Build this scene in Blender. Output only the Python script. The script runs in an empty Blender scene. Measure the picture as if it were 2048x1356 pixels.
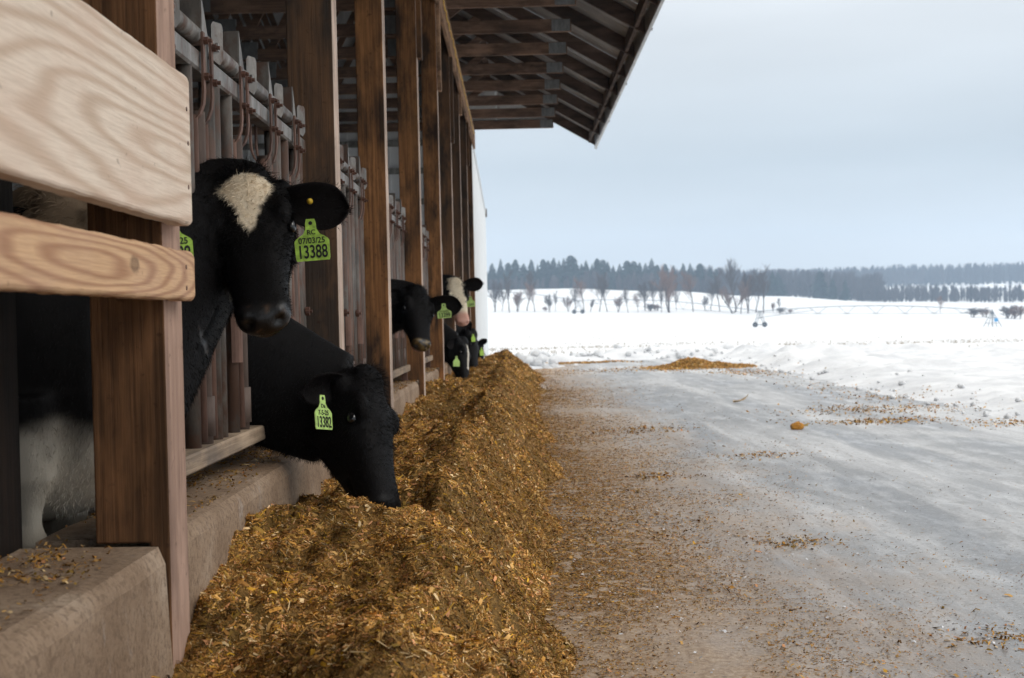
import bpy, math, random
import numpy as np
from mathutils import Vector, Matrix

random.seed(7)
rng = np.random.default_rng(11)
scene = bpy.context.scene
C = scene.collection

# ------------------------------------------------------------------ camera
F = 2700.0                      # focal length in pixels of a 2048 wide frame
CAMZ = 0.88
VPX, VPY = (1035 - 1024) / F, (678 - 640) / F
ROLL = 0.0227
d = Vector((VPX, VPY, -1)).normalized()
up = Vector((-ROLL, 1, 0)); up = (up - d * up.dot(d)).normalized()
right = d.cross(up)
W2C = Matrix((right, d, up)).transposed()      # columns: world X, Y, Z seen in camera axes
cam_data = bpy.data.cameras.new('camera')
cam = bpy.data.objects.new('camera', cam_data); C.objects.link(cam)
M = W2C.transposed().to_4x4(); M.translation = Vector((0, 0, CAMZ))
cam.matrix_world = M
cam_data.sensor_width = 36; cam_data.lens = F / 2048 * 36
cam_data.clip_start = 0.05; cam_data.clip_end = 6000
cam_data.dof.use_dof = True; cam_data.dof.focus_distance = 3.9; cam_data.dof.aperture_fstop = 8.0
scene.camera = cam

# ------------------------------------------------------------------ sky and sun (overcast)
world = bpy.data.worlds.new('World'); scene.world = world; world.use_nodes = True
nt = world.node_tree; nt.nodes.clear()
SUN_EL, SUN_AZ = math.radians(38), math.radians(115)      # azimuth from +Y towards +X
out = nt.nodes.new('ShaderNodeOutputWorld')
bg = nt.nodes.new('ShaderNodeBackground'); bg.inputs['Strength'].default_value = 0.12
bg2 = nt.nodes.new('ShaderNodeBackground'); bg2.inputs['Strength'].default_value = 1.0
sky = nt.nodes.new('ShaderNodeTexSky'); sky.sky_type = 'NISHITA'; sky.sun_disc = False
sky.sun_elevation = SUN_EL; sky.sun_rotation = SUN_AZ; sky.air_density = 1.0; sky.dust_density = 3.0
nt.links.new(sky.outputs[0], bg.inputs['Color'])
tc = nt.nodes.new('ShaderNodeTexCoord')
sep = nt.nodes.new('ShaderNodeSeparateXYZ'); nt.links.new(tc.outputs['Generated'], sep.inputs[0])
# overcast deck: brighter towards the zenith as real overcast skies are, with broad soft bands of cloud
ramp = nt.nodes.new('ShaderNodeValToRGB')
e = ramp.color_ramp.elements
e[0].position = 0.0; e[0].color = (0.60, 0.61, 0.615, 1)
e[1].position = 1.0; e[1].color = (1.22, 1.19, 1.14, 1)
for pos, col in ((0.035, (0.575, 0.592, 0.602, 1)), (0.11, (0.425, 0.462, 0.487, 1)), (0.19, (0.535, 0.556, 0.568, 1)), (0.32, (0.76, 0.77, 0.77, 1)), (0.6, (1.06, 1.05, 1.02, 1))):
    q = e.new(pos); q.color = col
nt.links.new(sep.outputs['Z'], ramp.inputs[0])
mp = nt.nodes.new('ShaderNodeMapping'); mp.inputs['Scale'].default_value = (1.6, 1.6, 9.0)
nt.links.new(tc.outputs['Generated'], mp.inputs[0])
nz = nt.nodes.new('ShaderNodeTexNoise'); nz.inputs['Scale'].default_value = 1.3; nz.inputs['Detail'].default_value = 5; nz.inputs['Roughness'].default_value = 0.45
nt.links.new(mp.outputs[0], nz.inputs['Vector'])
mr = nt.nodes.new('ShaderNodeMapRange'); mr.inputs['From Min'].default_value = 0.3; mr.inputs['From Max'].default_value = 0.7
mr.inputs['To Min'].default_value = 0.88; mr.inputs['To Max'].default_value = 1.12
nt.links.new(nz.outputs[0], mr.inputs[0])
mul = nt.nodes.new('ShaderNodeVectorMath'); mul.operation = 'MULTIPLY'
nt.links.new(ramp.outputs[0], mul.inputs[0]); nt.links.new(mr.outputs[0], mul.inputs[1])
nt.links.new(mul.outputs[0], bg2.inputs['Color'])
mix = nt.nodes.new('ShaderNodeMixShader'); mix.inputs[0].default_value = 0.9
nt.links.new(bg.outputs[0], mix.inputs[1]); nt.links.new(bg2.outputs[0], mix.inputs[2])
nt.links.new(mix.outputs[0], out.inputs['Surface'])

sun_d = bpy.data.lights.new('sun', 'SUN'); sun_d.energy = 0.7; sun_d.angle = math.radians(30); sun_d.color = (1, 0.96, 0.9)
sun = bpy.data.objects.new('sun', sun_d); C.objects.link(sun)
sdir = Vector((math.sin(SUN_AZ) * math.cos(SUN_EL), math.cos(SUN_AZ) * math.cos(SUN_EL), math.sin(SUN_EL)))
sun.rotation_euler = (-sdir).to_track_quat('-Z', 'Y').to_euler()

scene.view_settings.view_transform = 'Standard'; scene.view_settings.look = 'None'
scene.view_settings.exposure = 0.50; scene.view_settings.gamma = 1.0; scene.view_settings.use_curve_mapping = False
cy = scene.cycles
cy.max_bounces = 8; cy.diffuse_bounces = 5; cy.glossy_bounces = 2; cy.volume_bounces = 1; cy.transparent_max_bounces = 8
cy.use_denoising = True
try: cy.denoiser = 'OPENIMAGEDENOISE'
except Exception: pass

# ------------------------------------------------------------------ helpers
def px(x, y, D):
    """the point of the place that stands D metres down the lane behind photograph position x, y"""
    v = W2C.transposed() @ Vector(((x - 1024) / F, (678 - y) / F, -1))
    v = v * (D / v.y)
    return Vector((v.x, v.y, v.z + CAMZ))

def tag(o, label=None, cat=None, group=None, kind=None):
    if label: o['label'] = label
    if cat: o['category'] = cat
    if group: o['group'] = group
    if kind: o['kind'] = kind
    return o

def empty(name, loc, label=None, cat=None, group=None):
    o = bpy.data.objects.new(name, None); C.objects.link(o); o.location = loc
    o.empty_display_size = 0.1
    return tag(o, label, cat, group)

def link(name, me, parent=None, loc=None):
    o = bpy.data.objects.new(name, me); C.objects.link(o)
    if parent is not None: o.parent = parent
    if loc is not None: o.location = loc
    return o

class MB:
    def __init__(self): self.v = []; self.f = []; self.m = []
    def add(self, vs, fs, mi=0):
        b = len(self.v); self.v += [tuple(p) for p in vs]
        self.f += [tuple(b + i for i in f) for f in fs]; self.m += [mi] * len(fs)
        return self
    def box(self, x0, x1, y0, y1, z0, z1, c=0.0, mi=0):
        if c <= 0:
            vs = [(x, y, z) for z in (z0, z1) for y in (y0, y1) for x in (x0, x1)]
            return self.add(vs, [(0, 2, 3, 1), (4, 5, 7, 6), (0, 1, 5, 4), (2, 6, 7, 3), (0, 4, 6, 2), (1, 3, 7, 5)], mi)
        vs = []; idx = {}
        for iz, z in enumerate((z0, z1)):
            for iy, y in enumerate((y0, y1)):
                for ix, x in enumerate((x0, x1)):
                    sx, sy, sz = (c, -c)[ix], (c, -c)[iy], (c, -c)[iz]
                    for a, p in enumerate(((x, y + sy, z + sz), (x + sx, y, z + sz), (x + sx, y + sy, z))):
                        idx[ix, iy, iz, a] = len(vs); vs.append(p)
        fs = []
        I = idx
        fs.append((I[0,0,0,0], I[0,0,1,0], I[0,1,1,0], I[0,1,0,0])); fs.append((I[1,0,0,0], I[1,1,0,0], I[1,1,1,0], I[1,0,1,0]))
        fs.append((I[0,0,0,1], I[1,0,0,1], I[1,0,1,1], I[0,0,1,1])); fs.append((I[0,1,0,1], I[0,1,1,1], I[1,1,1,1], I[1,1,0,1]))
        fs.append((I[0,0,0,2], I[0,1,0,2], I[1,1,0,2], I[1,0,0,2])); fs.append((I[0,0,1,2], I[1,0,1,2], I[1,1,1,2], I[0,1,1,2]))
        for i in (0, 1):
            for j in (0, 1):
                fs.append((I[i,j,0,0], I[i,j,0,1], I[i,j,1,1], I[i,j,1,0]))
                fs.append((I[i,0,j,0], I[i,0,j,2], I[i,1,j,2], I[i,1,j,0]))
                fs.append((I[0,i,j,1], I[0,i,j,2], I[1,i,j,2], I[1,i,j,1]))
        for i in (0, 1):
            for j in (0, 1):
                for k in (0, 1): fs.append((I[i,j,k,0], I[i,j,k,1], I[i,j,k,2]))
        return self.add(vs, fs, mi)
    def tube(self, pts, r, n=8, cap=True, mi=0):
        pts = [Vector(p) for p in pts]; rs = r if isinstance(r, (list, tuple)) else [r] * len(pts)
        rings = []
        for i, p in enumerate(pts):
            t = (pts[min(i + 1, len(pts) - 1)] - pts[max(i - 1, 0)]).normalized()
            a = t.cross(Vector((0, 0, 1)));
            if a.length < 1e-3: a = t.cross(Vector((0, 1, 0)))
            a.normalize(); b = t.cross(a)
            rings.append([p + (a * math.cos(2 * math.pi * k / n) + b * math.sin(2 * math.pi * k / n)) * rs[i] for k in range(n)])
        return self.loft(rings, cap, mi)
    def loft(self, rings, cap=True, mi=0):
        n = len(rings[0]); vs = [p for r in rings for p in r]; fs = []
        for i in range(len(rings) - 1):
            for k in range(n):
                k2 = (k + 1) % n
                fs.append((i * n + k, i * n + k2, (i + 1) * n + k2, (i + 1) * n + k))
        if cap: fs.append(tuple(range(n - 1, -1, -1))); fs.append(tuple((len(rings) - 1) * n + k for k in range(n)))
        return self.add(vs, fs, mi)
    def ellipsoid(self, c, r, n=12, axes=None, mi=0):
        c = Vector(c); vs = []; fs = []; m = n // 2 + 1
        ax = axes or (Vector((1, 0, 0)), Vector((0, 1, 0)), Vector((0, 0, 1)))
        for i in range(m + 1):
            th = math.pi * i / m
            for k in range(n):
                ph = 2 * math.pi * k / n
                vs.append(c + ax[0] * (r[0] * math.sin(th) * math.cos(ph)) + ax[1] * (r[1] * math.sin(th) * math.sin(ph)) + ax[2] * (r[2] * math.cos(th)))
        for i in range(m):
            for k in range(n):
                k2 = (k + 1) % n
                fs.append((i * n + k, (i + 1) * n + k, (i + 1) * n + k2, i * n + k2))
        return self.add(vs, fs, mi)
    def mesh(self, name, mats, smooth=False):
        me = bpy.data.meshes.new(name); me.from_pydata(self.v, [], self.f)
        for m in (mats if isinstance(mats, (list, tuple)) else [mats]): me.materials.append(m)
        if any(self.m): me.polygons.foreach_set('material_index', self.m)
        if smooth: me.polygons.foreach_set('use_smooth', [True] * len(me.polygons))
        me.validate(); me.update()
        return me
    def build(self, name, mats, parent=None, smooth=False, loc=None):
        if parent is not None and loc is None:                      # vertices were given in world space
            off = parent.matrix_world_loc if hasattr(parent, 'matrix_world_loc') else world_loc(parent)
            self.v = [(a - off[0], b - off[1], c - off[2]) for a, b, c in self.v]
        return link(name, self.mesh(name, mats, smooth), parent, loc)

def world_loc(o):
    p = Vector((0, 0, 0))
    while o is not None: p = p + o.location; o = o.parent
    return p

def np_mesh(name, V, Fa, mats, cols=None, smooth=False, uvcol='Col'):
    """big meshes: V (n,3); Fa (m,k) with k the same for all faces"""
    me = bpy.data.meshes.new(name); V = np.asarray(V, np.float32); Fa = np.asarray(Fa, np.int32); k = Fa.shape[1]
    me.vertices.add(len(V)); me.vertices.foreach_set('co', V.ravel())
    me.loops.add(Fa.size); me.loops.foreach_set('vertex_index', Fa.ravel())
    me.polygons.add(len(Fa)); me.polygons.foreach_set('loop_start', np.arange(0, Fa.size, k, dtype=np.int32))
    try: me.polygons.foreach_set('loop_total', np.full(len(Fa), k, np.int32))
    except Exception: pass
    for m in (mats if isinstance(mats, (list, tuple)) else [mats]): me.materials.append(m)
    if smooth: me.polygons.foreach_set('use_smooth', np.ones(len(Fa), bool))
    me.update(calc_edges=True)
    if cols is not None:
        at = me.color_attributes.new(uvcol, 'FLOAT_COLOR', 'POINT'); at.data.foreach_set('color', np.asarray(cols, np.float32).ravel())
    return me

# lattice noise
_perm = rng.permutation(4096).astype(np.int64)
_val = rng.uniform(-1, 1, 4096)
def vnoise(x, y, z=None):
    x = np.asarray(x, float); y = np.asarray(y, float); z = np.zeros_like(x) if z is None else np.asarray(z, float)
    xi, yi, zi = np.floor(x).astype(np.int64), np.floor(y).astype(np.int64), np.floor(z).astype(np.int64)
    fx, fy, fz = x - xi, y - yi, z - zi
    fx, fy, fz = (t * t * t * (t * (t * 6 - 15) + 10) for t in (fx, fy, fz))
    def h(a, b, c): return _val[_perm[(_perm[(_perm[a & 4095] + b) & 4095] + c) & 4095]]
    r = 0
    for a, wa in ((0, 1 - fx), (1, fx)):
        for b, wb in ((0, 1 - fy), (1, fy)):
            for c, wc in ((0, 1 - fz), (1, fz)): r = r + wa * wb * wc * h(xi + a, yi + b, zi + c)
    return r
def fbm(x, y, z=None, oct=4, gain=0.5):
    r = 0; a = 1; f = 1
    for i in range(oct):
        r = r + a * vnoise(np.asarray(x) * f + 13.7 * i, np.asarray(y) * f + 5.3 * i, None if z is None else np.asarray(z) * f + 9.1 * i)
        a *= gain; f *= 2.03
    return r
def sstep(a, b, x):
    t = np.clip((np.asarray(x, float) - a) / (b - a), 0, 1); return t * t * (3 - 2 * t)

# ------------------------------------------------------------------ materials
class NG:
    def __init__(self, name):
        self.m = bpy.data.materials.new(name); self.m.use_nodes = True; self.t = self.m.node_tree
        self.b = self.t.nodes['Principled BSDF']
    def n(self, t, **kw):
        o = self.t.nodes.new('ShaderNode' + t)
        for k, v in kw.items():
            if hasattr(o, k): setattr(o, k, v)
            else: o.inputs[k.replace('_', ' ')].default_value = v
        return o
    def l(self, a, b): self.t.links.new(a, b)
    def set(self, **kw):
        for k, v in kw.items(): self.b.inputs[k.replace('_', ' ')].default_value = v
    def coord(self, scale=(1, 1, 1), rand=0.0, src='Object', loc=(0, 0, 0)):
        t = self.n('TexCoord'); mp = self.n('Mapping'); mp.inputs['Scale'].default_value = scale; mp.inputs['Location'].default_value = loc
        if rand:
            oi = self.n('ObjectInfo'); mu = self.n('Math', operation='MULTIPLY'); mu.inputs[1].default_value = rand
            self.l(oi.outputs['Random'], mu.inputs[0])
            ad = self.n('VectorMath', operation='ADD'); self.l(t.outputs[src], ad.inputs[0]); self.l(mu.outputs[0], ad.inputs[1])
            self.l(ad.outputs[0], mp.inputs[0])
        else: self.l(t.outputs[src], mp.inputs[0])
        return mp.outputs[0]
    def noise(self, vec, scale=5, detail=4, rough=0.5, dist=0.0):
        o = self.n('TexNoise'); o.inputs['Scale'].default_value = scale; o.inputs['Detail'].default_value = detail
        o.inputs['Roughness'].default_value = rough; o.inputs['Distortion'].default_value = dist
        if vec is not None: self.l(vec, o.inputs['Vector'])
        return o.outputs[0]
    def ramp(self, fac, stops):
        o = self.n('ValToRGB'); e = o.color_ramp.elements
        while len(e) < len(stops): e.new(0.5)
        for q, (p, c) in zip(e, stops): q.position = p; q.color = (*c, 1) if len(c) == 3 else c
        self.l(fac, o.inputs[0]); return o.outputs[0]
    def mix(self, fac, a, b, blend='MIX'):
        o = self.n('MixRGB', blend_type=blend)
        for s, v in ((0, fac), (1, a), (2, b)):
            if hasattr(v, 'links') or hasattr(v, 'is_linked'): self.l(v, o.inputs[s])
            elif s == 0: o.inputs[0].default_value = v
            else: o.inputs[s].default_value = (*v, 1)
        return o.outputs[0]
    def bump(self, h, strength=0.3, dist=0.01):
        o = self.n('Bump'); o.inputs['Strength'].default_value = strength; o.inputs['Distance'].default_value = dist
        self.l(h, o.inputs['Height']); self.l(o.outputs[0], self.b.inputs['Normal'])
    def color(self, c): self.l(c, self.b.inputs['Base Color'])
g3 = lambda v: (v, v, v)

def plank_mat(name, light, dark, ctr, ring=9, tint=(0.5, 0.3, 0.2), knot=None):
    """fresh sawn plank along Y: arched growth rings round a centre, fine fibre, optional knot"""
    g = NG(name); k = 0.11
    v = g.coord((1, k, 1), loc=(-ctr[0], -ctr[1] * k, -ctr[2]))
    n1 = g.n('TexNoise'); n1.inputs['Scale'].default_value = 4.5; n1.inputs['Detail'].default_value = 3; g.l(v, n1.inputs['Vector'])
    sub = g.n('VectorMath', operation='SUBTRACT'); g.l(n1.outputs['Color'], sub.inputs[0]); sub.inputs[1].default_value = (0.5, 0.5, 0.5)
    scl = g.n('VectorMath', operation='SCALE'); g.l(sub.outputs[0], scl.inputs[0]); scl.inputs['Scale'].default_value = 0.16
    ad = g.n('VectorMath', operation='ADD'); g.l(v, ad.inputs[0]); g.l(scl.outputs[0], ad.inputs[1])
    w = g.n('TexWave', wave_type='RINGS', rings_direction='SPHERICAL', wave_profile='SIN'); w.inputs['Scale'].default_value = ring
    w.inputs['Distortion'].default_value = 1.0; w.inputs['Detail'].default_value = 2; w.inputs['Detail Scale'].default_value = 1.2
    g.l(ad.outputs[0], w.inputs['Vector'])
    c = g.ramp(w.outputs[0], [(0.0, dark), (0.3, tuple(0.5 * (x + y) for x, y in zip(light, dark))), (0.7, light), (1, light)])
    f = g.noise(g.coord((60, 2.5, 60)), 4, 3, 0.6)
    c = g.mix(g.ramp(f, [(0.35, g3(0.3)), (0.6, g3(0))]), c, tuple(x * 0.72 for x in dark))
    big = g.noise(g.coord((2, 2, 2), loc=(3, 1, 2)), 2.2, 4, 0.6)
    c = g.mix(g.ramp(big, [(0.42, g3(0)), (0.75, g3(0.5))]), c, tint)
    sp = g.noise(g.coord((1, 0.5, 1)), 60, 2, 0.5)
    c = g.mix(g.ramp(sp, [(0.70, g3(0)), (0.76, g3(0.5))]), c, tuple(x * 0.4 for x in dark))
    if knot:
        kv = g.coord((1, 0.55, 1), loc=(-knot[0], -knot[1] * 0.55, -knot[2])); ln = g.n('VectorMath', operation='LENGTH'); g.l(kv, ln.inputs[0])
        jit = g.n('Math', operation='MULTIPLY_ADD'); g.l(g.noise(g.coord(), 60, 3, 0.6), jit.inputs[0]); jit.inputs[1].default_value = 0.012; g.l(ln.outputs['Value'], jit.inputs[2])
        c = g.mix(g.ramp(jit.outputs[0], [(0.0145, g3(0.55)), (0.0175, g3(0.8)), (0.021, g3(0))]), c, (0.07, 0.035, 0.022))
    g.color(c); g.set(Roughness=0.75); g.b.inputs['Specular IOR Level'].default_value = 0.25
    g.bump(f, 0.35, 0.004)
    return g.m

def timber_mat(name, a_col, b_col, smudge, axis='Z', smudge_amt=0.75, rand=37.0, cover=0.46, vary=0.0):
    """old sawn timber: fine streaks along the grain, worn patches and black smudges"""
    g = NG(name); a = 'XYZ'.index(axis); s = [40, 40, 40]; s[a] = 1.1
    f = g.noise(g.coord(tuple(s), rand), 2.0, 5, 0.65, 0.3)
    c = g.ramp(f, [(0.3, b_col), (0.62, a_col)])
    m = [3.0, 3.0, 3.0]; m[a] = 1.0
    p = g.noise(g.coord(tuple(m), rand, loc=(5, 2, 1)), 1.9, 5, 0.6)
    c = g.mix(g.ramp(p, [(cover, g3(0)), (cover + 0.18, g3(smudge_amt))]), c, smudge)
    p2 = g.noise(g.coord(tuple(m), rand, loc=(1, 9, 4)), 2.6, 4, 0.6)
    c = g.mix(g.ramp(p2, [(0.52, g3(0)), (0.72, g3(0.55))]), c, tuple(min(1, x * 1.7) for x in a_col))
    if vary:
        oi = g.n('ObjectInfo'); c = g.mix(g.ramp(oi.outputs['Random'], [(0.15, g3(0)), (0.9, g3(vary))]), c, (0.055, 0.044, 0.036))
    sp = g.noise(g.coord((1, 1, 1), rand), 45, 3, 0.5)
    c = g.mix(g.ramp(sp, [(0.64, g3(0)), (0.74, g3(0.5))]), c, tuple(x * 0.35 for x in b_col))
    g.color(c); g.set(Roughness=0.85); g.b.inputs['Specular IOR Level'].default_value = 0.2
    g.bump(f, 0.5, 0.006)
    return g.m

def metal_mat(name, c1, c2, rough=0.5, metallic=0.7, scale=9, rust=None, rust_at=0.55):
    g = NG(name); v = g.coord((1, 1, 0.35), 23.0)
    f = g.noise(v, scale, 5, 0.65)
    c = g.ramp(f, [(0.35, c1), (0.65, c2)])
    if rust:
        r = g.noise(g.coord((1, 1, 0.6), 51.0), scale * 0.7, 6, 0.7)
        c = g.mix(g.ramp(r, [(rust_at, g3(0)), (rust_at + 0.12, g3(0.9))]), c, rust)
        mt = g.ramp(r, [(rust_at, g3(metallic)), (rust_at + 0.12, g3(0.1))]); g.l(mt, g.b.inputs['Metallic'])
    else: g.set(Metallic=metallic)
    g.color(c); g.set(Roughness=rough)
    sp = g.noise(g.coord((1, 1, 1), 11.0), 90, 3, 0.6); g.bump(sp, 0.25, 0.002)
    return g.m

def plain_mat(name, c, rough=0.7, metallic=0.0, var=0.15, scale=12, spec=0.3):
    g = NG(name); f = g.noise(g.coord(rand=9.0), scale, 4, 0.6)
    g.color(g.ramp(f, [(0.3, tuple(x * (1 - var) for x in c)), (0.7, tuple(min(1, x * (1 + var)) for x in c))]))
    g.set(Roughness=rough, Metallic=metallic); g.b.inputs['Specular IOR Level'].default_value = spec
    return g.m

MAT = {}
MAT['board_pale'] = plank_mat('board_pale', (0.74, 0.62, 0.505), (0.555, 0.42, 0.315), (-0.03, -0.30, -0.03), 14, (0.60, 0.42, 0.32))
MAT['board_orange'] = plank_mat('board_orange', (0.62, 0.395, 0.225), (0.39, 0.21, 0.115), (-0.02, -0.74, -0.004), 24, (0.42, 0.26, 0.2), (0.019, -0.42, 0.006))
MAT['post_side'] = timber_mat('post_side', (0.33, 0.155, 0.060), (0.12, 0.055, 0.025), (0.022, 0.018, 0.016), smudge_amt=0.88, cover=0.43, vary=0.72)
MAT['post_low'] = timber_mat('post_low', (0.20, 0.095, 0.042), (0.062, 0.030, 0.015), (0.035, 0.020, 0.010), smudge_amt=0.6)
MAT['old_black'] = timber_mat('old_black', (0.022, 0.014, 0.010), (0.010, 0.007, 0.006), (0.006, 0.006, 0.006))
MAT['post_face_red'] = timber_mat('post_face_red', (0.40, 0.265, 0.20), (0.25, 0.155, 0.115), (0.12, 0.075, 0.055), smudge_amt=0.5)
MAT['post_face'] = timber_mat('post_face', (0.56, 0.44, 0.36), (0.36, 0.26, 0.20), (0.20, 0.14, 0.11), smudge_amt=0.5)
MAT['truss_wood'] = timber_mat('truss_wood', (0.27, 0.175, 0.125), (0.13, 0.082, 0.060), (0.05, 0.038, 0.034), 'X')
MAT['rafter_wood'] = timber_mat('rafter_wood', (0.13, 0.09, 0.07), (0.07, 0.047, 0.038), (0.03, 0.025, 0.022), 'X')
MAT['header_wood'] = timber_mat('header_wood', (0.42, 0.26, 0.16), (0.20, 0.11, 0.065), (0.06, 0.04, 0.03), 'Y')
MAT['galv'] = metal_mat('galv', (0.11, 0.102, 0.094), (0.28, 0.262, 0.24), 0.55, 0.2, 16, (0.10, 0.054, 0.036), 0.48)
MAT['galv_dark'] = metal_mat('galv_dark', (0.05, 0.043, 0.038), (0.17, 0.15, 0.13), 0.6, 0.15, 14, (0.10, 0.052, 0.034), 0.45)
MAT['rust'] = metal_mat('rust', (0.085, 0.045, 0.032), (0.20, 0.112, 0.082), 0.8, 0.15, 14)
MAT['rust_pale'] = metal_mat('rust_pale', (0.068, 0.045, 0.036), (0.17, 0.125, 0.102), 0.75, 0.2, 10)
MAT['bolt'] = metal_mat('bolt', (0.07, 0.035, 0.025), (0.16, 0.075, 0.05), 0.8, 0.2, 40)
MAT['rail_wood'] = timber_mat('rail_wood', (0.36, 0.27, 0.19), (0.20, 0.145, 0.10), (0.10, 0.085, 0.08), 'Y')
MAT['plate'] = metal_mat('plate', (0.20, 0.215, 0.22), (0.33, 0.35, 0.36), 0.5, 0.5, 30)
MAT['roof_metal'] = metal_mat('roof_metal', (0.34, 0.345, 0.35), (0.50, 0.50, 0.505), 0.5, 0.35, 3)
MAT['trim_metal'] = metal_mat('trim_metal', (0.42, 0.44, 0.45), (0.60, 0.61, 0.62), 0.45, 0.5, 5)
MAT['siding_white'] = plain_mat('siding_white', (0.74, 0.76, 0.77), 0.5, 0.0, 0.06, 2.0)
MAT['dark_gap'] = plain_mat('dark_gap', (0.03, 0.028, 0.027), 0.8)
MAT['grey_wood'] = timber_mat('grey_wood', (0.30, 0.30, 0.28), (0.17, 0.17, 0.16), (0.07, 0.07, 0.065))
MAT['yellow'] = plain_mat('yellow', (0.80, 0.50, 0.04), 0.4, 0, 0.1)
MAT['eye'] = plain_mat('eye', (0.004, 0.004, 0.005), 0.06, 0, 0.1, 12, 0.6)
MAT['ink'] = plain_mat('ink', (0.012, 0.012, 0.012), 0.5, 0, 0.1)
MAT['tag'] = plain_mat('tag', (0.33, 0.52, 0.075), 0.5, 0, 0.38, 60)
MAT['tag_pale'] = plain_mat('tag_pale', (0.42, 0.60, 0.18), 0.5, 0, 0.32, 60)
MAT['tag_stud'] = plain_mat('tag_stud', (0.55, 0.36, 0.03), 0.4, 0, 0.1)
MAT['steel_far'] = plain_mat('steel_far', (0.12, 0.14, 0.16), 0.6, 0.2, 0.1)
MAT['rubber'] = plain_mat('rubber', (0.03, 0.03, 0.032), 0.8)
MAT['box_blue'] = plain_mat('box_blue', (0.04, 0.30, 0.62), 0.5)

def attr_mat(name, rough=0.8, fur=False, bump=0.4):
    g = NG(name); a = g.n('VertexColor', layer_name='Col'); c = a.outputs[0]
    g.color(c); g.b.inputs['Specular IOR Level'].default_value = 0.10
    if fur:
        mr = g.n('MapRange'); mr.inputs['To Min'].default_value = 0.28; mr.inputs['To Max'].default_value = 0.62; g.l(a.outputs[1], mr.inputs[0]); g.l(mr.outputs[0], g.b.inputs['Roughness'])
        f = g.noise(g.coord((70, 70, 26)), 3.0, 4, 0.7); g.bump(f, bump, 0.004)
        ms = g.n('MapRange'); ms.inputs['To Min'].default_value = 0.5; ms.inputs['To Max'].default_value = 0.11; g.l(a.outputs[1], ms.inputs[0]); g.l(ms.outputs[0], g.b.inputs['Specular IOR Level'])
    else: g.set(Roughness=rough)
    return g.m
MAT['coat'] = attr_mat('coat', fur=True)
MAT['hair'] = attr_mat('hair', 0.5)
MAT['feed_bits'] = attr_mat('feed_bits', 0.75)

# concrete curb
g = NG('concrete'); v = g.coord()
f1 = g.noise(v, 3.5, 6, 0.65); f2 = g.noise(v, 75, 6, 0.8); f3 = g.noise(g.coord((1, 1, 0.4), loc=(4, 4, 4)), 8, 6, 0.75)
c = g.ramp(f1, [(0.3, (0.21, 0.135, 0.082)), (0.55, (0.36, 0.255, 0.172)), (0.75, (0.48, 0.375, 0.28))])
geo = g.n('NewGeometry'); c = g.mix(g.ramp(geo.outputs['Pointiness'], [(0.52, g3(0)), (0.60, g3(0.55))]), c, (0.50, 0.46, 0.41))
c = g.mix(g.ramp(f2, [(0.40, g3(0.65)), (0.52, g3(0))]), c, (0.14, 0.09, 0.058))
c = g.mix(g.ramp(f3, [(0.60, g3(0)), (0.72, g3(0.5))]), c, (0.55, 0.52, 0.50))
g.color(c); g.set(Roughness=0.8); g.b.inputs['Specular IOR Level'].default_value = 0.25; g.bump(f2, 0.6, 0.008); MAT['concrete'] = g.m

# lane: packed ice and frozen slush over concrete, stained by spilt feed beside the pile
g = NG('lane'); v = g.coord((1, 0.28, 1)); vi = g.coord()
big = g.noise(g.coord((1.1, 0.16, 1)), 1.6, 5, 0.6, 0.6); mid = g.noise(v, 6, 5, 0.65); fine = g.noise(vi, 55, 4, 0.7); crumb = g.noise(vi, 16, 5, 0.7)
c = g.ramp(big, [(0.36, (0.24, 0.25, 0.265)), (0.48, (0.35, 0.362, 0.375)), (0.62, (0.60, 0.61, 0.62))])
c = g.mix(g.ramp(mid, [(0.47, g3(0)), (0.68, g3(0.65))]), c, (0.66, 0.675, 0.69))
c = g.mix(g.ramp(crumb, [(0.30, g3(0.65)), (0.46, g3(0))]), c, (0.27, 0.28, 0.29))
c = g.mix(g.ramp(fine, [(0.30, g3(0.5)), (0.42, g3(0))]), c, (0.74, 0.75, 0.76))
trk = g.noise(g.coord((4, 0.10, 1), loc=(2, 3, 0)), 2.0, 5, 0.65, 0.5)
c = g.mix(g.ramp(trk, [(0.36, g3(0.35)), (0.50, g3(0))]), c, (0.32, 0.33, 0.345))
c = g.mix(g.ramp(trk, [(0.56, g3(0)), (0.70, g3(0.3))]), c, (0.80, 0.81, 0.82))
c = g.mix(g.ramp(fine, [(0.56, g3(0)), (0.68, g3(0.6))]), c, (0.22, 0.20, 0.18))
t = g.n('TexCoord'); sx = g.n('SeparateXYZ'); g.l(t.outputs['Object'], sx.inputs[0])
wob = g.n('Math', operation='MULTIPLY_ADD'); g.l(g.noise(g.coord((1, 0.5, 1)), 3.0, 5, 0.65), wob.inputs[0]); wob.inputs[1].default_value = 1.5; g.l(sx.outputs['X'], wob.inputs[2])
st = g.n('MapRange'); st.inputs['From Min'].default_value = 1.2; st.inputs['From Max'].default_value = 2.15; st.inputs['To Min'].default_value = 0.86; st.inputs['To Max'].default_value = 0.0
g.l(wob.outputs[0], st.inputs[0])
dirt = g.ramp(fine, [(0.35, (0.31, 0.19, 0.10)), (0.55, (0.48, 0.335, 0.205)), (0.72, (0.62, 0.50, 0.37))])
c = g.mix(st.outputs[0], c, dirt)
g.color(c); g.l(g.ramp(big, [(0.36, g3(0.36)), (0.6, g3(0.7))]), g.b.inputs['Roughness']); g.b.inputs['Specular IOR Level'].default_value = 0.3
g.bump(g.mix(0.5, crumb, fine), 0.5, 0.012); MAT['lane'] = g.m

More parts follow.
